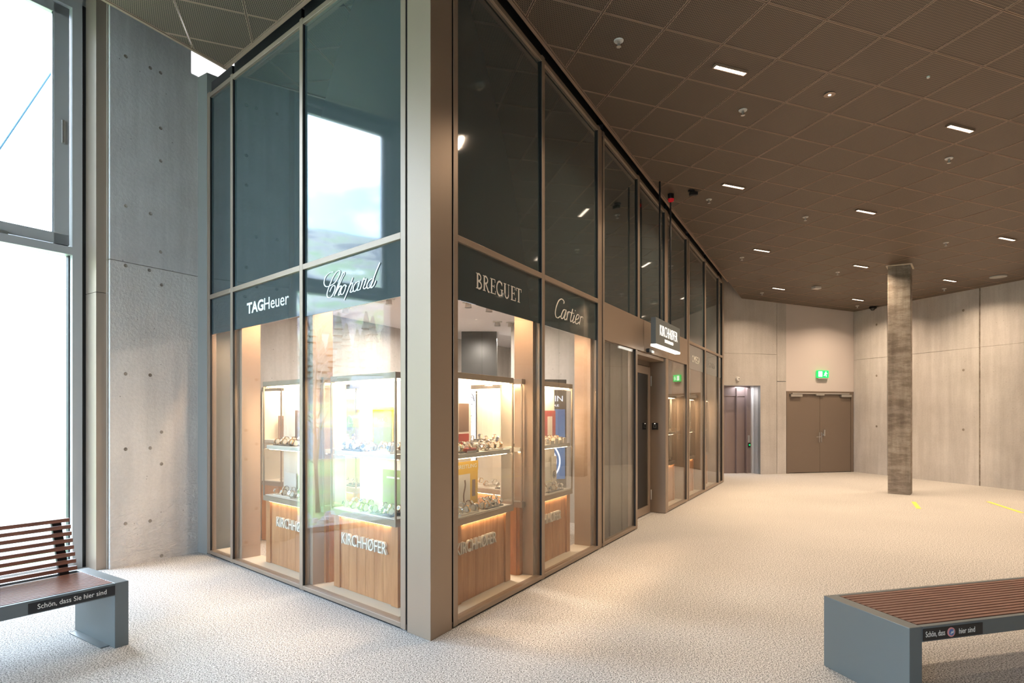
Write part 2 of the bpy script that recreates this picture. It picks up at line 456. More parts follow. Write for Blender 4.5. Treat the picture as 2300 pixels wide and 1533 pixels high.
def serif_glyphs():
    T, t, s = .15, .055, .05
    def stem(x): return [([(x, 0), (x, 1)], T), ([(x-.16, .025), (x+.16, .025)], s), ([(x-.16, .975), (x+.16, .975)], s)]
    G = {}
    G['B'] = (.66, stem(.2)+[(arc(.28, .75, .26, .225, 90, -90), .1), (arc(.28, .265, .32, .24, 90, -90), .11), ([(.2, .975), (.3, .975)], t), ([(.2, .515), (.3, .515)], t), ([(.2, .025), (.3, .025)], t)])
    G['R'] = (.74, stem(.2)+[(arc(.28, .74, .27, .235, 90, -90), .1), ([(.2, .975), (.3, .975)], t), ([(.2, .505), (.32, .505)], t), ([(.34, .5), (.62, .03), (.74, .02)], .11)])
    G['E'] = (.66, stem(.2)+[([(.2, .975), (.58, .975)], t), ([(.58, .99), (.58, .78)], .05), ([(.2, .51), (.48, .51)], t), ([(.48, .62), (.48, .4)], .05), ([(.2, .025), (.62, .025)], t), ([(.62, .01), (.62, .24)], .05)])
    G['G'] = (.80, [(arc(.42, .5, .34, .48, 40, 270, 18), .11), ([(.42, .02), (.66, .1)], .07), ([(.66, .02), (.66, .45)], .13), ([(.5, .45), (.8, .45)], s), ([(.68, .98), (.68, .72)], .05)])
    G['U'] = (.80, [([(.18, 1), (.18, .3)], T), (arc(.4, .3, .22, .28, 180, 360), .09), ([(.62, .3), (.62, 1)], t), ([(.02, .975), (.34, .975)], s), ([(.5, .975), (.74, .975)], s)])
    G['T'] = (.70, [([(.35, 0), (.35, 1)], T), ([(.19, .025), (.51, .025)], s), ([(.03, .975), (.67, .975)], t), ([(.03, .99), (.03, .76)], .05), ([(.67, .99), (.67, .76)], .05)])
    G['L'] = (.62, stem(.2)+[([(.2, .025), (.6, .025)], t), ([(.6, .01), (.6, .25)], .05)])
    G['O'] = (.86, [(arc(.42, .5, .34, .47, 0, 360, 24), .11)])
    G['N'] = (.82, [([(.16, 0), (.16, 1)], t), ([(.66, 0), (.66, 1)], t), ([(.14, 1), (.66, 0)], .13), ([(.04, .025), (.28, .025)], s), ([(.54, .975), (.78, .975)], s)])
    G['I'] = (.40, stem(.2))
    G['S'] = (.58, [([(.5, .78), (.42, .95), (.25, .97), (.1, .85), (.12, .65), (.3, .52), (.48, .38), (.5, .18), (.35, .03), (.16, .05), (.08, .24)], .11)])
    G['A'] = (.78, [([(.08, 0), (.38, 1)], t), ([(.38, 1), (.68, 0)], T), ([(.2, .35), (.58, .35)], t), ([(0, .025), (.2, .025)], s), ([(.54, .025), (.8, .025)], s)])
    G['C'] = (.76, [(arc(.42, .5, .34, .48, 45, 315, 18), .11), ([(.68, .98), (.68, .72)], .05), ([(.66, .14), (.7, .26)], .05)])
    G['P'] = (.64, stem(.2)+[(arc(.28, .73, .27, .245, 90, -90), .1), ([(.2, .975), (.3, .975)], t), ([(.2, .485), (.32, .485)], t)])
    return G
SG = serif_glyphs()
def serif_text(body, cx, cz, w, h, y=-.003, sp=.05, weight=1.0):
    total = sum(SG[c][0] for c in body)+sp*(len(body)-1)
    k = w/total
    mb = MB(); x = cx-w/2
    for i, c in enumerate(body):
        adv, strokes = SG[c]
        for j, (pts, wd) in enumerate(strokes):
            P = [(x+p[0]*k, cz-h/2+p[1]*h) for p in pts]
            vert = abs(pts[0][0]-pts[-1][0]) < .01
            ribbon(mb, P, wd*(k if vert or len(pts) > 2 else (h if abs(pts[0][1]-pts[-1][1]) < .01 else k))*weight, y=y-.0002*j-.00001*i, smooth=False)
        x += (adv+sp)*k
    return mb

def clip(poly, n, c):
    """keep the part of poly where n.p >= c"""
    out = []
    for i in range(len(poly)):
        a, b = poly[i], poly[(i+1) % len(poly)]
        da, db = n[0]*a[0]+n[1]*a[1]-c, n[0]*b[0]+n[1]*b[1]-c
        if da >= 0: out.append(a)
        if (da >= 0) != (db >= 0):
            t = da/(da-db); out.append((a[0]+(b[0]-a[0])*t, a[1]+(b[1]-a[1])*t))
    return out
def area(p): return .5*sum(p[i][0]*p[(i+1) % len(p)][1]-p[(i+1) % len(p)][0]*p[i][1] for i in range(len(p)))

# ================================================================== the room
FARA = Vector((5.54, 15.8)); FARD = Vector((3.91, .95)).normalized(); FANG = math.atan2(FARD.y, FARD.x)
RWB = Vector((9.45, 16.75)); RWD = Vector((.278, -.9606)).normalized(); RWANG = math.atan2(RWD.y, RWD.x)
CWA = Vector((-4.135, 6.232)); CWD = Vector((.526, .850)).normalized(); CWANG = math.atan2(CWD.y, CWD.x)
ED0 = Vector((-3.03, 6.43)); EDD = Vector((-.53, -.848)).normalized()
TOP = 6.5

FOOT = [(-12.15, -5.2), (18.2, -5.2), (18.2, 20), (.6, 20), (.6, 15.0), (-4.76, 6.72), (-4.76, 6.50)]
fl = MB().prism(FOOT, -.25, 0).build('floor', CARPET); tag(fl, 'pale salt and pepper loop carpet of the hall', kind='structure')

# shop floor: grey carpet inside the glass
sp = [CN+RD*.3+RN*.2, CN+RD*11.3+RN*.14, CN+RD*11.3+RN*1.4, CN+RD*5.1+RN*1.4, Vector((1.3, 12.6)), Vector((-.2, 12.9)), CN+LD*3.9+LN*.14]
MB().prism([(p.x, p.y) for p in sp], .0005, .004).build('floor', SHOPFLOOR); tag(bpy.data.objects['floor.001'], 'grey carpet inside the shop', kind='structure')

# far wall: concrete with the lift niche, plastered bay above the double door
w = struct('wall_far', (FARA.x, FARA.y, 0), FANG, 'far wall of cast concrete with a plastered bay over the double door')
def wp(name, x0, x1, y0, y1, z0, z1, m, par, lab=None):
    o = MB().box(x0, x1, y0, y1, z0, z1).build(name, m, par)
    if lab: o['label'] = lab
    return o
wp('panel', -4.5, 1.072, 0, .3, 2.35, 3.183, CONC_L, w); wp('panel', -4.5, 1.565, 0, .3, 3.187, TOP, CONC_L, w)
wp('panel', -4.5, -.6, 0, .3, 0, 2.35, CONC_L, w)
wp('panel', 1.072, 1.565, 0, .3, 0, 3.18, CONC_L, w)
wp('panel', 1.58, 1.86, 0, .3, 0, 2.46, CONC_L, w); wp('panel', 1.58, 1.86, 0, .3, 2.475, TOP, CONC_L, w)
wp('joint_filler', 1.56, 1.585, .012, .3, 0, TOP, CONC_COL, w)
wp('plaster_panel', 1.862, 4.6, .012, .3, 2.212, TOP, PLASTER, w, 'smooth painted plaster panel')
wp('jamb', 1.072, 1.20, .001, .9, 0, 2.352, WHITE, w, 'white lift jamb')
wp('niche_ceiling', -.6, 1.072, .3, 1.2, 2.35, 2.45, CONC_L, w)
for (x, z) in ((1.72, 3.68), (1.72, 2.79), (1.70, 2.17), (1.72, 1.5), (1.72, .56), (.95, 3.66), (.95, 3.06)):
    MB().cyl((x, .004, z), .022, .006, 'Y', 10).build('tie_hole', INK, w)

# right wall
w = struct('wall_right', (RWB.x, RWB.y, 0), RWANG, 'long pale concrete wall behind the square column')
for a, b in ((0, 1.05), (1.065, 3.395), (3.43, 5.8), (5.82, 8.4), (8.42, 11), (11.02, 13.6), (13.62, 16.2), (16.22, 22)):
    for c, d in ((0, 3.079), (3.086, TOP)):
        wp('panel', a, b, 0, .3, c, d, CONC, w)
wp('joint_backing', -.5, 22, .010, .3, 0, TOP, CONC_COL, w)
for (x, z) in ((.736, 3.96), (.736, 2.61), (.736, 1.27), (3.05, 3.96), (3.05, 2.6), (3.05, 1.24)):
    MB().cyl((x, -.004, z), .03, .008, 'Y', 12, r2=.02).build('tie_cone', CONC_COL, w)

# short concrete wall beside the window; runs on into the shop, niche over the shopfront
w = struct('wall_left', (CWA.x, CWA.y, 0), CWANG, 'concrete wall between window and shopfront with tie holes')
wp('panel', 0, .935, 0, .35, 0, 3.188, CONC_R, w, 'lower cast panel, rough and honeycombed near the floor')
wp('panel', 0, .855, 0, .35, 3.196, TOP, CONC, w); wp('panel', .855, .935, 0, .35, 3.196, 5.50, CONC, w)
wp('panel', .94, 9, .02, .35, 0, 5.50, CONC, w)
wp('joint_backing', 0, .93, .012, .34, 3.18, 3.2, CONC_COL, w)
wp('niche_lining', .75, 9, .62, .68, 4.9, TOP, WHITE, w, 'white lining of the high niche')
wp('niche_sill', .855, 9, .0, .66, 5.50, 5.51, WHITE, w)
wp('niche_reveal', .83, .856, .001, .66, 5.50, TOP, WHITE, w)
for (x, z) in ((.15, 5.35), (.4, 5.35), (.51, 5.35), (.51, 4.74), (.51, 4.38), (.15, 3.78), (.4, 3.77), (.51, 3.38), (.15, 3.155), (.39, 3.155), (.52, 3.02), (.15, 2.02), (.4, 2.02), (.52, 1.4), (.15, 1.23), (.4, 1.23), (.52, 1.05), (.15, .45), (.4, .44), (.52, .04)):
    mb = MB()                                     # sunk cone with a raised rim
    N = 14
    ring = lambda r, y: [(x+r*math.cos(2*PI*j/N), y, z+r*math.sin(2*PI*j/N)) for j in range(N)]
    mb.loft([ring(.019, -.0005), ring(.017, -.004), ring(.013, -.004), ring(.009, -.001)], cap=True)
    mb.build('tie_hole', [CONC_COL], w)
# strip between concrete wall and shopfront frame
p0 = CWA+CWD*.935; p1 = CN+LD*3.944
o = MB().prism([(p0.x, p0.y), (p1.x, p1.y), (p1.x+LN.x*.3, p1.y+LN.y*.3), (p0.x-.3, p0.y+.35)], 0, 5.5).build('trim_1', FILLER); tag(o, 'grey filler strip between concrete wall and shopfront frame', kind='structure')

# ------------------------------------------------------------------ window wall

# local frame: x = along WD, y = to the hall
WF = math.atan2(WD.y, WD.x)

w = struct('wall_window', (W0.x, W0.y, 0), WF, 'window wall with tall bays')
edges = [-.6] + [v for b in BAYS for v in b] + [13.2]
for i in range(0, len(edges), 2):
    a, b = edges[i], edges[i+1]
    if i == 0: a, b = -.6, .0
    wp('pier', a if i == 0 else a+.06, b if i == 0 else b-.06, -.34, -.02, 0, TOP, DARKBOX if i == 0 else CONC, w)
wp('lintel', -.6, 13.2, -.34, -.02, 5.86, TOP, CONC, w)

def window(idx, a, b, detail):
    t = struct('window_%d' % idx, (W0.x, W0.y, 0), WF, 'tall metal framed window with an opening vent above a fixed pane' if detail else None)
    A, B = a-.09, b+.06
    wp('jamb', A, a-.0, -.14, 0, 0, 5.86, STEELP, t); wp('jamb', b, B, -.14, 0, 0, 5.86, STEELP, t)
    wp('transom', a, b, -.14, 0, 3.235, 3.315, STEELP, t)
    wp('sill', a, b, -.14, .03, 0, .07, STEELP, t)
    wp('head', a, b, -.14, 0, 5.78, 5.86, STEELP, t)
    wp('glass_pane', a, b, -.112, -.102, .07, 3.235, GLASS, t)
    s = MB()
    f0, f1 = a+.012, b-.012
    s.box(f0, f0+.14, -.10, -.035, 3.33, 5.77).box(f1-.10, f1, -.10, -.035, 3.33, 5.77).box(f0, f1, -.10, -.035, 3.33, 3.44).box(f0, f1, -.10, -.035, 5.67, 5.77)
    s.build('vent_sash', STEELP, t, bevel=.004 if detail else 0)
    wp('glass_pane', f0+.14, f1-.10, -.072, -.064, 3.44, 5.67, GLASS, t)
    wp('gasket', a-.0, a+.012, -.12, -.06, .07, 3.235, GASKET, t)
    wp('gasket', f0+.14, f0+.146, -.06, -.04, 3.44, 5.67, GASKET, t)
    if detail:
        h = MB().box(f0+.045, f0+.075, -.035, -.012, 4.36, 4.60).build('handle', CHROME, t, bevel=.006); h['label'] = 'chrome vent handle'
        wp('stay', f0+.52, f0+.60, -.04, .0, 3.315, 3.345, CHROME, t)
    return t
for i, (a, b) in enumerate(BAYS): window(i+1, a, b, i == 0)

# metal clad post between window and concrete
B0, B1, B2 = (-4.455, 6.335), (-4.255, 6.20), (-4.19, 6.27)
for z0, z1 in ((0, 2.845), (2.85, TOP)):
    o = MB().prism([B0, B1, B2, (-4.165, 6.235), (-4.14, 6.40), (-4.40, 6.52)], z0, z1).build('trim_2', BRONZE if z0 == 0 else BRONZE)
    tag(o, 'bronze metal cladding of the post beside the window', kind='structure')

# walls that close the hall where the photograph does not look
w = struct('wall_back', (0, 0, 0), 0)
be = [-12.1] + [v for b in ADDED_BACK_BAYS for v in b] + [18]
for i in range(0, len(be), 2): wp('pier', be[i], be[i+1], -5.2, -4.9, 0, TOP, CONC, w)
wp('lintel', -12.1, 18, -5.19, -4.91, 5.86, TOP, CONC, w)
for i, (a, b) in enumerate(ADDED_BACK_BAYS):  # frames and glass of the windows added for daylight
    t = struct('window_%d' % (i+7), (0, 0, 0), 0)
    fm_ = MB().box(a, a+.07, -5.1, -4.96, 0, 5.86).box(b-.07, b, -5.1, -4.96, 0, 5.86).box(a+.07, b-.07, -5.1, -4.96, 0, .07).box(a+.07, b-.07, -5.1, -4.96, 5.78, 5.86).box(a+.07, b-.07, -5.1, -4.96, 3.235, 3.315)
    fm_.build('window_frame', STEELP, t); wp('glass_pane', a+.07, b-.07, -5.04, -5.03, .07, 3.235, GLASS, t); wp('glass_pane', a+.07, b-.07, -5.04, -5.03, 3.315, 5.78, GLASS, t)
o = MB().box(15.8, 18, -5.2, 0, 0, TOP).build('wall_side', CONC); tag(o, kind='structure')
o = MB().prism(FOOT, TOP, TOP+.25).build('ceiling_slab', PLENUM); tag(o, 'black void above the ceiling tiles', kind='structure')

# ------------------------------------------------------------------ suspended ceiling of expanded metal tiles
ceil = struct('ceiling', (0, 0, 0), 0, 'sloping suspended ceiling of dark expanded metal tiles')
RNo = (-RN.x, -RN.y)                              # out of the shop, long side
LNo = (-LN.x, -LN.y)
OFF = .062
def halfs():
    e = (-EDD.y, EDD.x)
    if e[0] < 0: e = (-e[0], -e[1])
    return [(e, e[0]*ED0.x+e[1]*ED0.y+.03),
            ((FARD.y, -FARD.x), FARD.y*FARA.x-FARD.x*FARA.y+.01),
            ((-RWD.y*-1*-1, RWD.x), 0)]
def region(poly):
    e = (-EDD.y, EDD.x)
    if e[0] < 0: e = (-e[0], -e[1])
    poly = clip(poly, e, e[0]*ED0.x+e[1]*ED0.y+.035)
    if len(poly) > 2: poly = clip(poly, (FARD.y, -FARD.x), FARD.y*FARA.x-FARD.x*FARA.y+.006)
    nr = (RWD.y, -RWD.x)                          # into the hall from the right wall
    if len(poly) > 2: poly = clip(poly, nr, nr[0]*RWB.x+nr[1]*RWB.y+.006)
    if len(poly) > 2: poly = clip(poly, (0, 1), -4.88)
    if len(poly) < 3: return []
    cr = RNo[0]*CN.x+RNo[1]*CN.y+OFF+.035; cl = LNo[0]*CN.x+LNo[1]*CN.y+OFF+.035
    out = []
    a = clip(poly, RNo, cr)
    if len(a) > 2: out.append(a)
    b = clip(poly, (-RNo[0], -RNo[1]), -cr)
    if len(b) > 2:
        b = clip(b, LNo, cl)
        if len(b) > 2: out.append(b)
    # beyond the far end of the shopfront the ceiling runs on
    return [p for p in out if abs(area(p)) > .004]
ga = -.0589*math.cos(GANG)-.0093*math.sin(GANG); gb = .0589*math.sin(GANG)-.0093*math.cos(GANG)
def tile_mesh(poly):                              # poly in tile coordinates
    if area(poly) < 0: poly = poly[::-1]
    N = len(poly)
    cx = sum(p[0] for p in poly)/N; cy = sum(p[1] for p in poly)/N
    def inset(d):
        out = []
        for i in range(N):
            p, q, r = Vector(poly[i-1]), Vector(poly[i]), Vector(poly[(i+1) % N])
            e1 = (q-p); e2 = (r-q)
            if e1.length < 1e-5 or e2.length < 1e-5: out.append(tuple(q)); continue
            e1.normalize(); e2.normalize()
            n1 = Vector((-e1.y, e1.x)); n2 = Vector((-e2.y, e2.x)); bis = n1+n2
            if bis.length < 1e-4: bis = n1
            bis.normalize(); k = d/max(.35, bis.dot(n1))
            out.append((q.x+bis.x*k, q.y+bis.y*k))
        return out
    i0 = inset(.0035); i1 = inset(.0115)
    Z = lambda x, y, h: (x, y, ga*x+gb*y+h)
    mb = MB()
    mb.v = [Z(*p, .025) for p in i0]+[Z(*p, 0) for p in i0]+[Z(*p, 0) for p in i1]+[Z(*p, .003) for p in i1]
    for a in range(3):
        for i in range(N):
            j = (i+1) % N; mb.f.append((a*N+i, (a+1)*N+i, (a+1)*N+j, a*N+j)); mb.m.append(0)
    mb.f.append(tuple(3*N+i for i in reversed(range(N)))); mb.m.append(1)
    return mb
hk = .2971
full = [(-hk, -hk), (hk, -hk), (hk, hk), (-hk, hk)]
full_me = tile_mesh(full).mesh('tile', [TRIM, MESH])
ca, sa = math.cos(GANG), math.sin(GANG)
cand = []
for k in range(-26, 26):
    for r in range(-20, 26):
        x, y, z = grid(k+.5, r+.5)
        if y > 19 or x < -12 or x > 17: continue
        wpoly = [(x+ca*a-sa*b, y+sa*a+ca*b) for a, b in full]
        for piece in region(wpoly):
            u = 1150+1361*x/y if y > .3 else 1e9; v = 929-1361*(z-1.6)/y if y > .3 else -1e9
            seen = y > 1 and -160 < u < 2460 and v > -200
            whole = len(piece) == 4 and abs(abs(area(piece))-4*hk*hk) < 1e-5
            # room behind the shopfront counts as outside
            cand.append((0 if seen else 1, math.hypot(x, y), x, y, z, piece, whole))
cand.sort(key=lambda c: (c[0], c[1]))
rest = MB()
for i, (us, dist, x, y, z, piece, whole) in enumerate(cand):
    if i < 300 and not us:
        loc = [((px-x)*ca+(py-y)*sa, -(px-x)*sa+(py-y)*ca) for px, py in piece]
        me = full_me if whole else tile_mesh(loc).mesh('tile', [TRIM, MESH])
        put('tile', me, ceil, (x, y, z), (0, 0, GANG))
    else:
        loc = [((px-x)*ca+(py-y)*sa, -(px-x)*sa+(py-y)*ca) for px, py in piece]
        t = tile_mesh(loc); n = len(rest.v)
        for vx, vy, vz in t.v:                     # kept in grid-aligned coordinates
            gx, gy = x*ca+y*sa, -x*sa+y*ca
            rest.v.append((gx+vx, gy+vy, z+vz))
        rest.f += [tuple(n+q for q in f) for f in t.f]; rest.m += t.m
tag(rest.build('tile', [TRIM, MESH], ceil, rz=GANG), kind='stuff')

# ceiling edge profiles
def edge_strip(p, q, out, name):
    """L profile whose lower lip follows the ceiling from p to q; out = towards the hall"""
    p, q, out = Vector(p), Vector(q), Vector(out)
    mb = MB(); P = []
    for c in (p, q):
        a, b = c, c+out*.032
        for pt, h in ((a, -.006), (b, -.006), (b, .05), (a, .05)):
            P.append((pt.x, pt.y, ceil_z(pt.x, pt.y)+h))
    n = 0
    mb.v = P; mb.f = [(0, 1, 2, 3), (7, 6, 5, 4), (0, 4, 5, 1), (1, 5, 6, 2), (2, 6, 7, 3), (3, 7, 4, 0)]; mb.m = [0]*6
    return mb.build(name, TRIM, ceil)
RO = Vector(RNo); LO = Vector(LNo)
# outer corner of the two offset lines
def isect(p, d, q, e):
    k = d.x*e.y-d.y*e.x; t = ((q.x-p.x)*e.y-(q.y-p.y)*e.x)/k
    return p+d*t
ap = isect(CN+RO*OFF, RD, CN+LO*OFF, LD)
le = isect(CN+LO*OFF, LD, ED0, EDD)
edge_strip(ap, CN+RO*OFF+RD*11.45, RO, 'edge_profile'); edge_strip(ap, le, LO, 'edge_profile'); edge_strip(le, ED0+EDD*13.2, Vector((-EDD.y, EDD.x)) if -EDD.y > 0 else Vector((EDD.y, -EDD.x)), 'edge_profile')

# ================================================================== shopfronts
def czl(base, dx, dy, frame):
    return lambda x, y=0: ceil_z(base.x+dx.x*x+dy.x*y, base.y+dx.y*x+dy.y*y)
FR = thing('glazed_shopfront', 'long bronze framed shopfront along the hall, with the entrance', 'shopfront', (CN.x, CN.y, 0), RANG)
FL = thing('glazed_shopfront', 'short bronze framed shopfront facing the window, ending at the concrete wall', 'shopfront', (CN.x, CN.y, 0), LANG)
cR = lambda x, y=0: ceil_z(CN.x+RD.x*x+RN.x*y, CN.y+RD.y*x+RN.y*y)
cL = lambda x, y=0: ceil_z(CN.x-LD.x*x+LN.x*y, CN.y-LD.y*x+LN.y*y)

def member(par, name, x0, x1, y0, y1, z0, z1, m, bev=.003):
    """box whose top and bottom may follow the sloping ceiling"""
    if x0 > x1: x0, x1 = x1, x0
    f0 = z0 if callable(z0) else (lambda x, y=0: z0); f1 = z1 if callable(z1) else (lambda x, y=0: z1)
    mb = MB().prism([(x0, y0), (x1, y0), (x1, y1), (x0, y1)], f0, f1)
    return mb.build(name, m, par, bevel=bev)

def build_front(par, sg, cz, mull, bays, transoms):
    X = lambda a: sg*a
    top = lambda x, y=0: cz(x, 0)-.012
    gtop = lambda x, y=0: cz(x, 0)-.075
    htop = lambda x, y=0: cz(x, 0)-.028
    for (a, b, z0, z1) in mull:
        member(par, 'mullion', X(a), X(b), 0, .075, z0, z1 if z1 else top, BRONZE)
        g = member(par, 'gasket', X(a-.004), X(a), .006, .024, max(z0, .05), z1 if z1 else gtop, GASKET, 0)
    for (a, b, lo, band, hi) in bays:
        # upper pane of dark enamelled glass, head rail
        member(par, 'upper_pane', X(a), X(b), .025, .033, 2.95, gtop, SPAND, 0)
        member(par, 'head_rail', X(a), X(b), 0, .075, gtop, htop, BRONZE)
        member(par, 'shadow_gap', X(a), X(b), .02, .075, htop, lambda x, y=0: cz(x, 0)+.10, GASKET, 0)
        if lo is None: continue
        member(par, 'sill_rail', X(a), X(b), 0, .075, .015, .052, BRONZE)
        member(par, 'base_strip', X(a), X(b), .012, .075, 0, .015, GASKET, 0)
        member(par, 'glass_pane', X(a), X(b), .025, .033, .052, lo, GLASS, 0)
    for (a, b) in transoms:
        member(par, 'transom', X(a), X(b), 0, .075, 2.90, 2.95, BRONZE)

mullR = [(.286, .345, .01, 0), (1.775, 1.835, .01, 0), (3.26, 3.335, .01, 0), (3.425, 3.475, .01, 0), (4.79, 4.88, 2.95, 0), (4.70, 4.775, .01, 2.49),
         (6.21, 6.38, 2.95, 0), (6.32, 6.41, .01, 2.49), (7.70, 7.785, .01, 0), (7.83, 7.91, .01, 0), (9.27, 9.375, .01, 0), (10.75, 10.85, .01, 0), (11.22, 11.41, .01, 0)]
baysR = [(.345, 1.775, 2.47, 1, 0), (1.835, 3.26, 2.47, 1, 0), (3.475, 4.79, None, 0, 0), (4.88, 6.21, None, 0, 0), (6.38, 7.70, None, 0, 0), (7.91, 9.27, 2.45, 1, 0), (9.375, 10.75, 2.45, 1, 0), (10.85, 11.22, 2.45, 1, 0)]
build_front(FR, 1, cR, mullR, baysR, [(.345, 1.775), (1.835, 3.26), (7.91, 9.27), (9.375, 10.75), (10.85, 11.22)])
for a, b in ((3.475, 4.70), (6.41, 7.70)):
    member(FR, 'sill_rail', a, b, 0, .075, .015, .052, BRONZE); member(FR, 'base_strip', a, b, .012, .075, 0, .015, GASKET, 0)
    member(FR, 'glass_pane', a, b, .025, .033, .052, 2.49, GLASS, 0)
member(FR, 'joint_cover', 3.335, 3.425, .012, .075, .01, lambda x, y=0: cR(x)-.012, BRONZE, 0)
member(FR, 'joint_cover', 7.785, 7.83, .012, .075, .01, lambda x, y=0: cR(x)-.012, BRONZE, 0)
for a, b in ((3.475, 5.075), (5.082, 6.40), (6.405, 7.70)):
    member(FR, 'fascia_panel', a, b, 0, .05, 2.493, 2.949, BRONZE)
member(FR, 'fascia_backing', 3.475, 7.70, .051, .075, 2.49, 2.949, BRONZE, 0)
# entrance recess
member(FR, 'recess_soffit', 4.775, 6.25, .03, .30, 2.44, 2.489, BRONZE)
member(FR, 'reveal_panel', 6.25, 6.318, 0, .34, .005, 2.489, BRONZE)
member(FR, 'reveal_panel', 4.778, 4.80, .076, .34, .005, 2.44, BRONZE)
mullL = [(.286, .345, .01, 0), (1.785, 1.84, .01, 0), (3.265, 3.32, .01, 0), (3.87, 3.944, .01, 0)]
baysL = [(.345, 1.785, 2.485, 1, 0), (1.84, 3.265, 2.485, 1, 0), (3.32, 3.87, 2.485, 1, 0)]
build_front(FL, -1, cL, mullL, baysL, [(.345, 1.785), (1.84, 3.265), (3.32, 3.87)])

def band(par, sg, a, b, z0, writer=None, m=None):
    o = member(par, 'sign_band', sg*a, sg*b, .023, .036, z0, 2.90, SPAND, 0)
    if writer:
        c = writer(); c.parent = o
        c.location = (0, .0225, 0) if not c.location.length else c.location
    return o
def wr(mb, m=LETTER): return lambda: mb.build('lettering', m)
def wr_text(body, cx, cz, w, h, m, **k):
    def go():
        mb = text_mesh(body, w, h, .003, **k); o = mb.build('lettering', m); o.location = (cx, .0225, cz); return o
    return go
SCRIPT_WIDE = [[(-1.298, 2.807), (-1.362, 2.809), (-1.419, 2.787), (-1.447, 2.751), (-1.445, 2.721), (-1.414, 2.699), (-1.362, 2.696), (-1.279, 2.712), (-1.22, 2.752), (-1.195, 2.787), (-1.211, 2.803), (-1.252, 2.796), (-1.307, 2.76), (-1.362, 2.699), (-1.398, 2.644), (-1.398, 2.614), (-1.37, 2.598), (-1.33, 2.603), (-1.288, 2.639), (-1.272, 2.676), (-1.293, 2.691), (-1.325, 2.681), (-1.358, 2.646)], [(-1.234, 2.656), (-1.162, 2.733), (-1.127, 2.764), (-1.14, 2.778), (-1.167, 2.758), (-1.216, 2.702), (-1.287, 2.601)], [(-1.27, 2.617), (-1.225, 2.655), (-1.189, 2.672), (-1.176, 2.663), (-1.211, 2.619), (-1.22, 2.598), (-1.189, 2.606)], [(-1.127, 2.673), (-1.162, 2.656), (-1.185, 2.625), (-1.18, 2.603), (-1.154, 2.599), (-1.123, 2.626), (-1.11, 2.658), (-1.125, 2.674), (-1.092, 2.656)], [(-1.002, 2.714), (-1.049, 2.654), (-1.092, 2.598), (-1.134, 2.546)], [(-1.066, 2.642), (-1.023, 2.669), (-1.002, 2.666), (-1.023, 2.631), (-1.041, 2.605), (-1.023, 2.598), (-0.99, 2.613)], [(-0.914, 2.672), (-0.964, 2.661), (-0.994, 2.632), (-0.994, 2.604), (-0.964, 2.6), (-0.923, 2.631), (-0.906, 2.671), (-0.935, 2.614), (-0.931, 2.6), (-0.898, 2.604)], [(-0.898, 2.604), (-0.873, 2.643), (-0.845, 2.685), (-0.837, 2.675), (-0.812, 2.673), (-0.832, 2.637), (-0.853, 2.612), (-0.832, 2.6), (-0.8, 2.614)], [(-0.729, 2.665), (-0.768, 2.655), (-0.8, 2.628), (-0.796, 2.6), (-0.768, 2.6), (-0.729, 2.631), (-0.709, 2.66)], [(-0.628, 2.774), (-0.682, 2.706), (-0.741, 2.617), (-0.741, 2.594), (-0.705, 2.61), (-0.682, 2.642)]]
SCRIPT_NARROW = [[(2.317, 2.746), (2.332, 2.766), (2.295, 2.784), (2.252, 2.782), (2.194, 2.753), (2.138, 2.685), (2.114, 2.622), (2.131, 2.584), (2.18, 2.579), (2.237, 2.605)], [(2.384, 2.686), (2.325, 2.683), (2.281, 2.647), (2.252, 2.601), (2.274, 2.583), (2.317, 2.604), (2.362, 2.659), (2.384, 2.686), (2.34, 2.607), (2.354, 2.582), (2.399, 2.603)], [(2.425, 2.677), (2.395, 2.583)], [(2.407, 2.647), (2.452, 2.681), (2.491, 2.677)], [(2.553, 2.724), (2.499, 2.623), (2.499, 2.583), (2.553, 2.606)], [(2.475, 2.678), (2.585, 2.682)], [(2.597, 2.665), (2.556, 2.6), (2.569, 2.58), (2.616, 2.602)], [(2.621, 2.722), (2.618, 2.712)], [(2.636, 2.623), (2.705, 2.645), (2.725, 2.677), (2.681, 2.683), (2.632, 2.635), (2.624, 2.59), (2.665, 2.581), (2.73, 2.61)], [(2.776, 2.677), (2.73, 2.582)], [(2.755, 2.646), (2.796, 2.674), (2.83, 2.675), (2.83, 2.657)]]
def script_mb(strokes, wd):
    mb = MB()
    for i, st in enumerate(strokes): ribbon(mb, st, wd, y=-.003-.0002*i, taper=True)
    return mb
band(FR, 1, .345, 1.775, 2.47, wr(serif_text('BREGUET', 1.005, 2.663, .77, .125)))
band(FR, 1, 1.835, 3.26, 2.465, wr(script_mb(SCRIPT_NARROW, .017)))
band(FR, 1, 7.91, 9.27, 2.44, wr_text('OMEGA', 8.55, 2.645, .67, .135, LETTER))
band(FR, 1, 9.375, 10.75, 2.43, wr(serif_text('LONGINES', 10.0, 2.645, .85, .11), LETTERG))
band(FR, 1, 10.85, 11.22, 2.43)
band(FL, -1, .345, 1.785, 2.48, wr(script_mb(SCRIPT_WIDE, .014), LETTERW))
def tagtext():
    a = text_mesh('TAG', .37, .115, .003, bold=.03); b = text_mesh('Heuer', .50, .118, .003)
    mb = MB()
    for src, dx in ((a, -.265), (b, .185)):
        n = len(mb.v); mb.v += [(x+dx, y, z) for x, y, z in src.v]; mb.f += [tuple(n+i for i in f) for f in src.f]; mb.m += src.m
    o = mb.build('lettering', LETTERW); o.location = (-2.51, .0225, 2.688); return o
band(FL, -1, 1.84, 3.265, 2.497, tagtext)
band(FL, -1, 3.32, 3.87, 2.50)

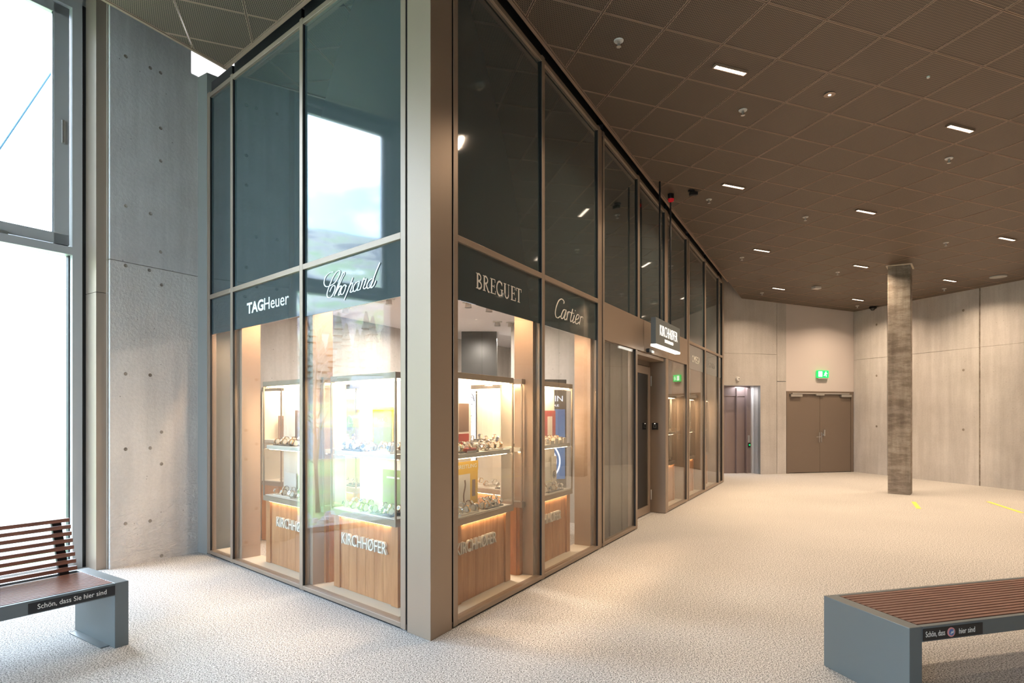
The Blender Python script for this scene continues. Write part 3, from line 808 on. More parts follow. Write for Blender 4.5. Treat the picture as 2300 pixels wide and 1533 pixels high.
# corner column of folded bronze sheet
t = thing('corner_column', 'bronze metal clad column at the sharp corner of the shop', 'column', (CN.x, CN.y, 0), 0)
q1 = RD*.265; q2 = LD*.265; q3 = q1+RN*.1; q4 = q2+LN*.1
MB().prism([(0, 0), tuple(q1), tuple(q3), tuple(q4), tuple(q2)], 0, ceil_z(CN.x, CN.y)+.04).build('cladding', BRONZE, t, bevel=.004)
g1 = RD*.287; g2 = LD*.287
MB().prism([tuple(q1+RN*.012), tuple(g1+RN*.012), tuple(g1+RN*.1), tuple(q1+RN*.1)], 0, 5.1).build('joint_strip', GASKET, t)
MB().prism([tuple(q2+LN*.012), tuple(q2+LN*.1), tuple(g2+LN*.1), tuple(g2+LN*.012)], 0, 5.1).build('joint_strip', GASKET, t)

# entrance door
t = thing('shop_door', 'dark glazed shop door with bronze frame in the entrance recess', 'door', (CN.x+RD.x*4.80+RN.x*.25, CN.y+RD.y*4.80+RN.y*.25, 0), RANG)
member(t, 'door_frame', 0, .06, 0, .09, 0, 2.44, BRONZE_D); member(t, 'door_frame', 1.39, 1.45, 0, .09, 0, 2.44, BRONZE_D); member(t, 'door_frame', .06, 1.39, 0, .09, 2.36, 2.44, BRONZE_D)
lf = MB().box(.07, .17, -.02, .04, .02, 2.35).box(1.27, 1.375, -.02, .04, .02, 2.35).box(.17, 1.27, -.02, .04, .02, .14).box(.17, 1.27, -.02, .04, 2.23, 2.35).build('door_leaf', BRONZE, t, bevel=.004)
g = MB().box(.17, 1.27, .0, .012, .14, 2.23).build('glass_pane', NIGHT, lf)
h = MB().box(.19, .215, -.075, -.05, .85, 1.30).box(.19, .215, -.05, -.02, .88, .90).box(.19, .215, -.05, -.02, 1.25, 1.27).build('handle', CHROME, lf)
for z in (.22, 2.05): MB().cyl((1.385, -.03, z), .012, .16, 'Z', 10).build('hinge', CHROME, t)
t = thing('card_reader', 'small black card reader on the side of the entrance recess', 'card reader', (CN.x+RD.x*6.248+RN.x*.17, CN.y+RD.y*6.248+RN.y*.17, 1.40), RANG)
MB().box(-.022, 0, -.05, .05, -.055, .055).build('housing', BLACK, t, bevel=.004)
sq = MB()
for a in ((-.02, .02, .018, .022), (-.02, .02, -.022, -.018), (-.02, -.016, -.022, .022), (.016, .02, -.022, .022)): sq.box(-.0235, -.022, a[0], a[1], a[2], a[3])
sq.build('symbol', LETTERG, t); MB().box(-.0235, -.022, -.006, .006, .038, .045).build('status_light', EML, t)
# door sensor under the fascia
t = thing('door_sensor', 'black and silver motion sensor under the fascia over the entrance', 'sensor', (CN.x+RD.x*5.28-RN.x*.0, CN.y+RD.y*5.28-RN.y*.0, 2.52), RANG)
MB().box(-.10, .10, -.05, 0, -.03, .03).build('housing', BLACK, t, bevel=.01); MB().box(-.02, .11, -.058, -.05, -.03, .01).build('lens_cover', CHROME, t, bevel=.003)

# hanging sign with its two rods
hs = CN - RN*.24
t = thing('hanging_sign', 'dark box sign with white lit lettering hung over the entrance', 'sign', (hs.x+RD.x*4.83, hs.y+RD.y*4.83, 2.54), RANG)
MB().box(0, 1.36, 0, .07, .03, .40).build('sign_box', ANTH, t, bevel=.003)
MB().box(.0, 1.36, -.004, .074, 0, .03).build('light_bar', EMS, t)
o = text_mesh('KIRCHH\u00d8FER', .98, .15, .004, bold=-.018).build('lettering', EMT, t); o.location = (.70, 0, .245)
o = text_mesh('SWITZERLAND', .48, .046, .004, bold=-.012).build('lettering', EMT, t); o.location = (.70, 0, .115)
for x in (.33, .92):
    wx, wy = hs.x+RD.x*(4.83+x), hs.y+RD.y*(4.83+x)
    hh = ceil_z(wx, wy)-2.54
    MB().cyl((x, .035, .40), .013, hh-.40, 'Z', 10).build('suspension_rod', BLACK, t)

# square concrete column in the hall
cc = Vector((7.851, 11.939)); e1 = Vector((-.30, .24)); e2 = Vector((.235, .30))
t = thing('concrete_column', 'square stained concrete column standing in the hall', 'column', (cc.x, cc.y, 0), 0)
P = [(0, 0), tuple(e2), tuple(e1+e2), tuple(e1)]
MB().prism(P, 0, 4.7).build('shaft', CONC_COL, t, bevel=.008)
zt = ceil_z(cc.x, cc.y)
def off(k): 
    c = (e1+e2)/2
    return [tuple(c+(Vector(p)-c)*(1+k)) for p in P]
MB().prism(off(.16), lambda x, y: ceil_z(cc.x+x, cc.y+y)-.012, lambda x, y: ceil_z(cc.x+x, cc.y+y)+.01).build('ceiling_collar', LEDGE, t)

# ------------------------------------------------------------------ lift and double door on the far wall
def fw(x, y=0): return (FARA.x+FARD.x*x-FARD.y*y, FARA.y+FARD.y*x+FARD.x*y)
x, y = fw(0, .45)
t = thing('lift_entrance', 'brown metal lift entrance with two sliding panels in the concrete niche', 'lift', (x, y, 0), FANG)
for a, b in ((-.62, .33), (.335, .62), (.66, .92)): MB().box(a, b, 0, .03, 0, 2.08).build('door_panel', LIFT, t, bevel=.002)
MB().box(-.62, 1.07, -.02, .05, 2.08, 2.36).build('header_panel', LIFT, t); MB().box(.62, .66, -.06, .03, 0, 2.30).build('door_frame', LIFT, t, bevel=.003)
MB().box(.90, .94, -.10, .03, 0, 2.30).build('door_frame', LIFT, t, bevel=.003); MB().box(.94, 1.07, -.04, .03, 0, 2.30).build('side_panel', LIFT, t)
cp = MB().box(.97, 1.03, -.05, -.04, .70, 1.02).build('call_panel', CHROME, t); cp['label'] = 'steel call panel'
MB().box(.975, 1.04, -.075, -.05, .70, .82).build('button_box', BLACK, cp); MB().cyl((1.007, -.078, .76), .018, .005, 'Y', 12).build('lit_button', EMLED, cp)
x, y = fw(2.93, 0)
t = thing('double_door', 'brown metal double door with steel closers under the green exit sign', 'door', (x, y, 0), FANG)
MB().box(-1.06, -.98, -.005, .10, 0, 2.21).box(1.0, 1.08, -.005, .10, 0, 2.21).box(-.98, 1.0, -.005, .10, 2.13, 2.21).build('door_frame', BRONZE_D, t, bevel=.003)
MB().box(-1.0, 1.02, .065, .29, 0, 2.2).build('threshold_backing', BLACK, t)
l1 = MB().box(-.975, -.006, .01, .06, .015, 2.125).build('door_leaf', BRONZE_D, t, bevel=.003)
l2 = MB().box(.0, .995, .01, .06, .015, 2.125).build('door_leaf', BRONZE_D, t, bevel=.003)
MB().box(-.035, -.015, -.004, .01, .83, 1.10).box(-.16, -.02, -.05, -.035, .97, .985).box(-.03, -.02, -.04, -.0, .97, .985).build('lever_handle', CHROME, l1)
MB().box(.035, .055, -.004, .01, .83, 1.10).box(.04, .05, -.05, 0, 1.06, 1.08).box(.085, .115, -.055, -.03, 1.0, 1.17).box(.05, .115, -.035, -.02, 1.02, 1.04).build('pull_handle', CHROME, l2)
MB().box(-.90, .92, -.035, -.006, 2.135, 2.165).build('closer_rail', CHROME, t)
MB().box(-.96, -.60, -.055, .01, 2.06, 2.125).build('closer_body', CHROME, l1, bevel=.004); MB().box(.64, .98, -.055, .01, 2.06, 2.125).build('closer_body', CHROME, l2, bevel=.004)
MB().box(-.16, .10, -.045, -.01, 2.10, 2.132).build('closer_sequencer', CHROME, t)
x, y = fw(2.975, -.06)
t = thing('exit_sign', 'green illuminated exit sign on the plaster above the double door', 'sign', (x, y, 2.58), FANG)
MB().box(-.18, .18, 0, .05, 0, .20).build('light_panel', EMG, t, bevel=.004)
MB().box(-.15, -.03, -.003, 0, .03, .17).build('door_symbol', EMGW, t)
rm = MB(); rm.cyl((.085, -.003, .155), .016, .003, 'Y', 12)
for pts in ([(.08, .135), (.07, .09)], [(.07, .09), (.10, .06), (.09, .03)], [(.07, .09), (.045, .06), (.02, .06)], [(.08, .13), (.115, .11), (.13, .12)], [(.08, .13), (.05, .115), (.04, .09)]): ribbon(rm, pts, .02, smooth=False)
rm.build('running_figure', EMGW, t); MB().box(-.15, .15, .0, .05, -.035, -.003).build('bracket', CHROME, t)
x, y = fw(.378, -.0)
t = thing('wall_camera', 'small round white camera on the concrete above the lift', 'camera', (x, y, 2.52), FANG)
MB().cyl((0, -.05, 0), .05, .05, 'Y', 20, r2=.062).build('housing', WPLAST, t); MB().cyl((.02, -.054, -.005), .014, .006, 'Y', 12).build('lens', BLACK, t)
for k, (a, b) in enumerate((((6.87, 10.23), (7.31, 11.03)), ((8.68, 11.05), (8.25, 9.80)))):
    a, b = Vector(a), Vector(b); d = (b-a).normalized(); n = Vector((-d.y, d.x))*.035
    o = MB().prism([tuple(a-n), tuple(a+n), tuple(b+n), tuple(b-n)][::-1], .0005, .003).build('floor_tape', TAPE)
    tag(o, ('yellow tape strip on the carpet in front of the square column', 'yellow tape strip on the carpet further right than the one by the column')[k], 'tape')

# ------------------------------------------------------------------ ceiling fittings
WH = ['nearest to the sharp corner of the shop', 'high above the right wall, second nearest', 'in line above the hanging sign', 'between the sign and the column', 'near the right wall', 'above the lift side, middle of the hall', 'just left of the column', 'right of the column near the wall', 'above the lift, farthest left', 'above the double door']
fix = thing('ceiling_light', '', 'ceiling light')
fm = MB()
fm.box(-.18, .18, -.034, -.024, -.016, .01).box(-.18, .18, .024, .034, -.016, .01).box(-.18, -.17, -.024, .024, -.016, .01).box(.17, .18, -.024, .024, -.016, .01)
for i in range(9): fm.box(-.17+.034*(i+1)-.003, -.17+.034*(i+1)+.003, -.024, .024, -.014, .0)
fm.build('louvre_frame', TRIM, fix); MB().box(-.17, .17, -.024, .024, -.0125, -.008).build('diffuser', EML, fix)
for i, (k, r) in enumerate(LIGHTS+LIGHTS_BEHIND):
    o = fix if i == 0 else copy_tree(fix)
    x, y, z = grid(k, r); o.location = (x, y, z); o.rotation_euler = (math.atan(-gb)*-1, math.atan(-ga), GANG)
    o['label'] = ('slim ten cell ceiling light '+WH[i]) if i < len(LIGHTS) else 'slim ten cell ceiling light over the near part of the hall'
    o['group'] = 'linear ceiling lights' if i < len(LIGHTS) else 'linear ceiling lights over the near part of the hall'
SPR = [(-1.5, 1.5), (1.5, 2.5), (6.5, 2.5), (3.5, 6.5), (6.5, 6.5), (11.5, 6.5), (7.5, 10.5), (11.5, 10.5), (16.5, 10.5), (11.5, 14.5), (16.5, 14.5)]
SL = ['nearest to the shopfront, large and clear', 'between the two nearest ceiling lights', 'below the second nearest ceiling light on the right', 'beside the black camera over the entrance', 'midway between sign and column light', 'near the right wall light', 'by the light beyond the hanging sign', 'left of the column top', 'right of the column top', 'above the lift', 'above the double door']
sp0 = thing('sprinkler', '', 'sprinkler')
MB().cyl((0, 0, -.006), .042, .008, 'Z', 20, r2=.046).build('rosette', WPLAST, sp0)
MB().cyl((0, 0, -.05), .013, .045, 'Z', 10).cyl((0, 0, -.056), .022, .004, 'Z', 12).build('nozzle', CHROME, sp0)
for i, (k, r) in enumerate(SPR):
    o = sp0 if i == 0 else copy_tree(sp0)
    o.location = grid(k, r); o['label'] = 'white ceiling sprinkler '+SL[i]; o['group'] = 'ceiling sprinklers'
x, y, z = grid(2.5, 1.5)
t = thing('ceiling_spotlight', 'small recessed spotlight with a brown ring in a ceiling tile', 'spotlight', (x, y, z))
MB().cyl((0, 0, -.004), .055, .006, 'Z', 24).build('ring', TRIM, t); MB().cyl((0, 0, -.007), .014, .004, 'Z', 12).build('lens', EML, t)
x, y, z = grid(3.5, .5)
o = MB().cyl((0, 0, -.014), .013, .016, 'Z', 12, r2=.016).build('smoke_sensor', WPLAST, loc=(x, y, z)); tag(o, 'tiny round white sensor in a near ceiling tile', 'sensor')
x, y, z = grid(2.46, 6.6)
t = thing('alarm_beacon', 'black alarm beacon with a red lens on the ceiling above the hanging sign', 'alarm', (x, y, z))
MB().cyl((0, 0, -.07), .046, .075, 'Z', 20).build('base', BLACK, t); MB().cyl((0, 0, -.105), .040, .035, 'Z', 20, r2=.046).build('lens', RED, t)
x, y, z = grid(2.77, 6.16)
t = thing('ceiling_camera', 'small black ceiling camera beside the alarm beacon', 'camera', (x, y, z))
MB().cyl((0, 0, -.02), .05, .022, 'Z', 16).build('base', BLACK, t); MB().box(-.03, .09, -.03, .03, -.075, -.02).build('body', BLACK, t, bevel=.01)
x, y, z = grid(12.46, 12.53)
o = MB().box(-.09, .09, -.06, .06, -.06, .0).build('emergency_lamp', WPLAST, loc=(x, y, z), rz=GANG, bevel=.005); tag(o, 'white box shaped emergency lamp on the ceiling between two far lights', 'emergency lamp')
x, y, z = grid(16.3, 8.4)
o = MB().cyl((0, 0, -.016), .145, .018, 'Z', 28, r2=.15).build('ceiling_loudspeaker', LETTERG, loc=(x, y, z)); tag(o, 'large flat round loudspeaker cover on the ceiling near the right wall', 'loudspeaker')
x, y, z = grid(17.15, 14.3)
t = thing('dome_camera', 'black dome camera on the ceiling in the far corner', 'camera', (x, y, z))
MB().cyl((0, 0, -.05), .09, .05, 'Z', 20).build('base', BLACK, t); MB().cyl((0, 0, -.10), .03, .05, 'Z', 20, r2=.07).build('dome', NIGHT, t)

for nm, (x, y, z), e, sz in (('lift_niche_fill', (*fw(.75, .25), 2.33), 7, .35), ('high_niche_fill', (CWA.x+CWD.x*1.6-CWD.y*.33, CWA.y+CWD.y*1.6+CWD.x*.33, 6.45), 22, .4)):  # area lights without fittings, added to brighten the lift niche and the high niche
    ld = bpy.data.lights.new(nm, 'AREA'); ld.shape = 'SQUARE'; ld.size = sz; ld.energy = e; ld.color = (.95, .95, 1.0)
    lo = bpy.data.objects.new(nm, ld); COL.objects.link(lo); lo.location = (x, y, z)
# ================================================================== benches
def bench(name, label, F, ang, L, depth, sgn, back, texts):
    """F: floor point of the front end corner; local x runs along the bench, local y to its rear"""
    t = thing(name, label, 'bench', (F[0], F[1], 0), ang)
    th = .087; H = .445
    for x0 in (0, L-th):
        e = MB().box(x0, x0+th, 0, depth, 0, H).build('end_panel', ANTH, t, bevel=.003)
        MB().box(x0-.055 if x0 else x0+th, x0 if x0 else x0+th+.055, .08, depth-.06, 0, .006).build('foot_plate', ANTH, e)
    MB().box(th, L-th, 0, .03, H-.085, H).build('front_rail', ANTH, t, bevel=.002)
    MB().box(th, L-th, depth-.03, depth, H-.085, H).build('rear_rail', ANTH, t, bevel=.002)
    n = 14; y0 = .034; y1 = depth-.034 if not back else depth-.10; st = (y1-y0)/n
    me = MB().box(th, L-th, 0, st-.011, H-.028, H+.001).mesh('seat_slat', SLAT)
    for i in range(n): put('seat_slat', me, t, (0, y0+i*st+.005, 0))
    for x in (.55, L/2, L-.55): MB().box(x-.02, x+.02, .03, depth-.03, H-.07, H-.03).build('seat_bearer', ANTH, t)
    if back:
        ry = depth-.085; lean = .15; HB = .385; m = 8
        for x in (.14, L/2, L-.20):
            mb = MB(); w2 = .06
            mb.loft([[(x, ry+.03, H-.03), (x+w2, ry+.03, H-.03), (x+w2, ry+.06, H-.03), (x, ry+.06, H-.03)], [(x, ry+.03+lean, H+HB-.03), (x+w2, ry+.03+lean, H+HB-.03), (x+w2, ry+.06+lean, H+HB-.03), (x, ry+.06+lean, H+HB-.03)]])
            mb.build('back_support', BLACK, t)
        sl = MB(); a = lean/HB
        for i in range(m):
            f = (i+.35)/m; z = H+HB*f; y = ry+lean*f
            MB().box(.10, L-.10, 0, .03, 0, .027).build('back_slat', SLAT, t, loc=(0, y, z), bevel=.002)
    tx0, tx1 = texts[0]
    pl = MB().box(tx0, tx1, -.003, 0, H-.078, H-.014).build('name_strip', BLACK, t)
    for body, cx, w in texts[1]:
        o = text_mesh(body, w, .036 if 'S' in body else .030, .001).build('lettering', LETTER, pl); o.location = (cx, -.003, H-.046)
    return t, pl
# left bench: local x towards the left, mirrored text order handled by rotating the frame half a turn
bw = Vector((-.56, -.83)).normalized()
Lb = 2.0
G = Vector((-2.660, 4.205))                      # outer front corner
start = G + bw*Lb
bench('slatted_bench', 'slatted bench with a backrest in front of the window', (start.x, start.y), math.atan2(-bw.y, -bw.x), Lb, .64, 1, True,
      ((Lb-.087-.485, Lb-.087), [('Sch\u00f6n, dass Sie hier sind', Lb-.087-.245, .385)]))
ra = math.radians(15.2)
t, pl = bench('slatted_bench', 'backless slatted bench near the camera with a round sticker on its name strip', (2.144, 3.268), ra, 2.0, .61, 1, False,
      ((.09, .515), [('Sch\u00f6n, dass', .175, .135), ('hier sind', .40, .115)]))
bpy.data.objects
st = MB().cyl((.285, -.006, .399), .026, .003, 'Y', 24).build('sticker', mat('sticker_rose', (.75, .30, .28), .5), pl)
MB().cyl((.285, -.008, .399), .018, .002, 'Y', 20).build('sticker_disc', mat('sticker_blue', (.12, .20, .45), .5), pl)
mb = MB(); ribbon(mb, [(.277, .390), (.283, .402), (.291, .396), (.295, .409)], .006, y=-.0095); mb.build('sticker_mark', LETTERW, pl)

# ================================================================== inside the shop
sc = struct('shop_ceiling', (0, 0, 0))
sc.name = 'ceiling.001'
cp = [CN+RD*.33+RN*.15, CN+RD*11.4+RN*.15, CN+RD*11.4+RN*1.5, CN+RD*5.1+RN*1.6, Vector((1.3, 12.7)), Vector((-.3, 13.0)), CN+LD*3.9+LN*.15]
MB().prism([(p.x, p.y) for p in cp], 3.0, 3.1).build('soffit', SHOPCEIL, sc); sc['label'] = 'white painted ceiling inside the shop'
def wall_line(name, p, q, th, z1, m, label):
    d = (q-p); L = d.length; a = math.atan2(d.y, d.x)
    o = MB().box(0, L, 0, th, 0, z1).build(name, m, loc=(p.x, p.y, 0), rz=a); tag(o, label, kind='structure'); return o
PR = CN+RD*4.86
wall_line('wall_vestibule', PR+RN*.35, PR+RN*2.0, .12, 3.0, CONC_L, 'concrete wall beside the entrance inside the shop')
wall_line('wall_shop', PR+RN*2.0, Vector((1.3, 12.6)), -.12, 3.0, CONC_L, 'concrete side wall inside the shop')
wall_line('wall_shop', Vector((1.3, 12.6)), Vector((-.4, 12.9)), -.12, 3.0, CONC_L, 'rear wall inside the shop')
wall_line('wall_shop', CN+RD*4.98+RN*1.35, CN+RD*11.4+RN*1.35, .1, 3.0, DARKWALL, 'wall behind the far display cases')
wall_line('wall_shop', CN+RD*11.38+RN*.15, CN+RD*11.38+RN*2.6, .1, 6.4, CONC, 'end wall of the shop')
# dark partitions close the space over the shop ceiling
# ledges and inner posts behind the glass
for nm, a, b in (('R', .36, 3.26), ('R', 6.41, 11.2)):
    MB().box(a, b, .076, .30, .0, .05).build('trim_3', LEDGE, loc=(CN.x, CN.y, 0), rz=RANG); 
MB().box(-3.87, -.46, .076, .30, .0, .05).build('trim_3', LEDGE, loc=(CN.x, CN.y, 0), rz=LANG)
for i in range(5):
    o = MB().box(3.50+.24*i, 3.50+.24*i+(.235 if i % 2 else .228), .11+.02*(i % 2), .14+.02*(i % 2), .0, 3.0).build('trim_5', VEST, loc=(CN.x, CN.y, 0), rz=RANG); tag(o, 'grey brown lining board behind the side light of the entrance', kind='structure')
for s in (1.73, 3.21, 7.72, 9.25, 10.74):
    MB().box(s, s+.12, .077, .28, .05, 3.0).build('trim_4', POSTM, loc=(CN.x, CN.y, 0), rz=RANG)
for s in (1.86, 3.33):
    MB().box(-s, -s+.12, .077, .28, .05, 3.0).build('trim_4', POSTM, loc=(CN.x, CN.y, 0), rz=LANG)
for o in list(bpy.data.objects):
    if o.name.startswith('trim_3'): tag(o, 'pale ledge behind the shopfront glass', kind='structure')
    if o.name.startswith('trim_4'): tag(o, 'beige lined post behind a mullion', kind='structure')

wall_line('wall_end', Vector((.25, 13.6)), Vector((1.5, 15.2)), .3, 6.5, CONC, 'concrete wall closing the rear of the shop')
# dark square shaft in the shop
o = MB().box(0, .60, 0, .5, 0, 3.0).build('dark_shaft', DARKBOX, loc=(-.86, 10.3, 0), bevel=.004); tag(o, 'tall dark grey panelled shaft deep inside the shop', 'column')
# shop lamps
def shop_lamp(i, x, y, lab):
    t = thing('shop_downlight', lab, 'downlight', (x, y, 3.0), 0, 'swivel downlights in the shop ceiling')
    MB().cyl((0, 0, -.012), .07, .012, 'Z', 16).build('ring', WPLAST, t); MB().cyl((0, 0, -.07), .045, .06, 'Z', 14, r2=.035).build('spot', CHROME, t)
    return t
SLP = [(-.22, 9.2), (-.02, 9.25), (-.55, 7.6), (-.3, 7.9), (-.95, 8.6), (-1.5, 7.4), (-1.9, 7.0), (-.8, 6.6), (.2, 8.3), (-2.2, 8.0)]
for i, (x, y) in enumerate(SLP): shop_lamp(i, x, y, 'white shop downlight '+('in the visible pair, left one', 'in the visible pair, right one', 'at the band edge, middle one over the first hall case', 'at the band edge, last one over the first hall case', 'left of the dark shaft', 'over the far window side case', 'nearest the concrete wall', 'at the band edge, nearest one over the first hall case', 'right of the dark shaft', 'beside the concrete wall, rearmost')[i])
for (x, y, e) in ((-.6, 6.4, 60), (-1.7, 7.3, 34), (-.6, 8.6, 60), (-.1, 10.6, 50), (-1.6, 9.0, 30)):
    if not e: continue
    ld = bpy.data.lights.new('shop_lamp_beam', 'AREA'); ld.shape = 'DISK'; ld.size = .3; ld.energy = e; ld.color = (1, .86, .74)
    lo = bpy.data.objects.new('shop_lamp_beam', ld); COL.objects.link(lo); lo.location = (x, y, 2.9)
for s in (7.2, 8.6, 10.0):
    p = CN+RD*s+RN*.75
    ld = bpy.data.lights.new('shop_lamp_beam', 'AREA'); ld.shape = 'DISK'; ld.size = .25; ld.energy = 6; ld.color = (1, .78, .56)
    lo = bpy.data.objects.new('shop_lamp_beam', ld); COL.objects.link(lo); lo.location = (p.x, p.y, 2.9)
# windscreen lamps: spots washing the shopfront ledges
for base, d, nn, ss in ((CN, RD, RN, (.95, 1.5, 2.3, 2.9)), (CN, LD, LN, (.95, 1.5, 2.3, 3.0, 3.6))):
    for s in ss:
        p = base+d*s+nn*.22
        ld = bpy.data.lights.new('window_spot', 'SPOT'); ld.energy = 120; ld.color = SHOPWARM; ld.spot_size = math.radians(75); ld.spot_blend = .6; ld.shadow_soft_size = .04
        lo = bpy.data.objects.new('window_spot', ld); COL.objects.link(lo); lo.location = (p.x, p.y, 2.94)

# ------------------------------------------------------------------ watches
def watch_proto(name, strap, case, dial, kind):
    t = thing(name, '', 'watch')
    N = 18; mb = MB(); rings = []
    for i in range(N):
        a = 2*PI*i/N
        cy, cz = .026*math.cos(a), .034*math.sin(a)
        wdt = .010 if math.cos(a) > -.5 else .012
        ny, nz = math.cos(a), math.sin(a)
        rings.append([(-wdt, cy, cz), (wdt, cy, cz), (wdt, cy+ny*.003, cz+nz*.003), (-wdt, cy+ny*.003, cz+nz*.003)])
    mb.loft(rings, closed=True, cap=False); mb.build('strap', strap, t, smooth=False)
    MB().cyl((0, -.037, 0), .021, .010, 'Y', 18).cyl((.021, -.033, 0), .003, .004, 'Y', 6).build('watch_case', case, t)
    MB().cyl((0, -.0385, 0), .017, .0015, 'Y', 18).box(-.001, .001, -.0395, -.0385, 0, .012, mi=1).box(0, .009, -.0395, -.0385, -.001, .001, mi=1).build('dial', [dial, INK if dial is DIALW else SILV], t)
    if kind == 'cushion':
        mb = MB(); mb.loft([[(x, y*.85, z*.85) for y, z in [(.024*math.cos(2*PI*j/12), .031*math.sin(2*PI*j/12)) for j in range(12)]] for x in (-.022, .022)]); mb.build('cushion', CUSH, t)
    return t
PROT = [watch_proto('wrist_watch', STRAPB, GOLD, DIALW, 'cushion'), watch_proto('wrist_watch', SILV, SILV, DIALK, 'cushion'), watch_proto('wrist_watch', GOLD, GOLD, DIALW, 'cushion'), watch_proto('wrist_watch', SILV, SILV, DIALW, 'open')]
used = [False]*4
rnd = random.Random(3)
def watch(x, y, z, rz, tilt, which, label, group, sc_=1.0):
    label = ('brown strap', 'dark dialled', 'all gold', 'white dialled')[which]+' '+label
    o = PROT[which] if not used[which] else copy_tree(PROT[which])
    used[which] = True
    o.location = (x, y, z); o.rotation_euler = (tilt, 0, rz); o.scale = (sc_,)*3
    o['label'] = label; o['group'] = group
    return o

# ------------------------------------------------------------------ display cases
def case(par_frame, s0, s1, label, d0=.16, dep=.24, boards=6, letters=True, zb=.05, solid=None, tx=None):
    """par_frame: (base, along, inward, angle, sign). local x runs 0..W to the viewer's right, y inward"""
    base, al, inn, ang, sg = par_frame
    o = base + al*(s0 if sg > 0 else s1) + inn*d0
    W = s1-s0
    t = thing('display_case', label, 'display case', (o.x, o.y, 0), ang)
    # oak base: recessed middle made of boards, two flush side strips
    bw_ = (W-.20)/boards
    bs = MB().box(.0, W, .06, dep, zb*.1, .70).build('base_box', OAK, t)
    for i in range(boards): MB().box(.10+i*bw_+.0012, .10+(i+1)*bw_-.0012, .045, .062, .052, .698).build('board', OAK, bs)
    MB().box(0.01, .10, .030, .062, .052, .698).build('side_strip', OAK, bs); MB().box(W-.10, W-.01, .030, .062, .052, .698).build('side_strip', OAK, bs)
    fr = .022
    MB().box(0, W, 0, dep, .70, .752).build('lower_frame', BRONZE, t, bevel=.002)
    MB().box(.02, W-.02, .02, dep-.02, .752, .760).build('display_floor', CASEWHITE, t)
    tf = MB().box(0, W, 0, dep, 1.885, 1.935).build('upper_frame', BRONZE, t, bevel=.002)
    MB().box(.03, W-.03, .03, dep-.03, 1.877, 1.885).build('light_panel', EMW, t)
    x_ = 0
    for a_, b_ in (solid or [(0, W)]):
        MB().box(a_, b_, dep-.012, dep, .752, 1.885).build('back_panel', CASEWHITE, t)
        if a_ > x_+.01: MB().box(x_, a_, dep-.010, dep-.006, .752, 1.885).build('back_glass', CASEGLASS, t)
        x_ = b_
    if x_ < W-.01: MB().box(x_, W, dep-.010, dep-.006, .752, 1.885).build('back_glass', CASEGLASS, t)
    posts = MB()
    for x in (0, W-.014): posts.box(x, x+.014, 0, .014, .752, 1.885)
    posts.build('corner_posts', BRONZE, t)
    g = MB().box(.014, W-.014, .003, .007, .752, 1.885).build('front_glass', CASEGLASS, t)
    MB().box(.002, .006, .014, dep-.012, .752, 1.885).build('side_glass', CASEGLASS, t); MB().box(W-.006, W-.002, .014, dep-.012, .752, 1.885).build('side_glass', CASEGLASS, t)
    MB().box(.02, W-.02, .03, dep-.014, 1.235, 1.275).build('shelf', CASEWHITE, t, bevel=.002)
    MB().box(.04, W-.04, .05, .062, 1.229, 1.235).build('light_strip', EMW, t)
    MB().box(.10, W-.10, .02, .03, .694, .70).build('light_strip', EMW, t)
    if letters:
        q = text_mesh('KIRCHH\u00d8FER', min(.68, W-.3), .10, .022).build('lettering', CUSH, t); q.location = (W/2 if tx is None else tx, .040, .505); q['label'] = 'raised cream letters'
    return t, o, W

def stand_card(t_root, x, y, z, w, h, m, label, cat='display card', body=None, ink=INK, th=.008, text=None, extra=None):
    t = thing('display_card', label, cat, t_root(x, y, z), t_root.ang)
    MB().box(-w/2, w/2, 0, th, 0, h).build('panel', m, t, bevel=.001)
    if text:
        q = text_mesh(text[0], w*text[1], None, .001); q = q.build('lettering', text[3], t); q.location = (0, -.0005, h*text[2])
    if extra: extra(t, w, h)
    return t
class Loc:
    def __init__(s, o, ang): s.o, s.ang = o, ang
    def __call__(s, x, y, z): return (s.o.x+math.cos(s.ang)*x-math.sin(s.ang)*y, s.o.y+math.sin(s.ang)*x+math.cos(s.ang)*y, z)
FRAME_R = (CN, RD, RN, RANG, 1); FRAME_L = (CN, LD, LN, LANG, -1)

def photo_print(t, w, h, m=BROWNP, x=0, z0=.12, kx=.8, kz=.75):
    MB().box(x-w*kx/2, x+w*kx/2, -.001, 0, h*z0, h*(z0+kz)).build('print', m, t)
def big_watch_print(t, w, h):
    MB().cyl((0, -.002, h*.42), w*.34, .002, 'Y', 28).build('print', SILV, t)
    MB().cyl((0, -.003, h*.42), w*.28, .001, 'Y', 28).build('print', DIALK, t)
    mb = MB()
    for k in range(12): a = 2*PI*k/12; mb.box(math.cos(a)*w*.24-.002, math.cos(a)*w*.24+.002, -.0045, -.003, h*.42+math.sin(a)*w*.24-.004, h*.42+math.sin(a)*w*.24+.004)
    mb.box(-.0015, .0015, -.005, -.003, h*.42, h*.42+w*.2).box(0, w*.14, -.005, -.003, h*.42-.0015, h*.42+.0015)
    mb.build('dial_marks', LETTERW, t)

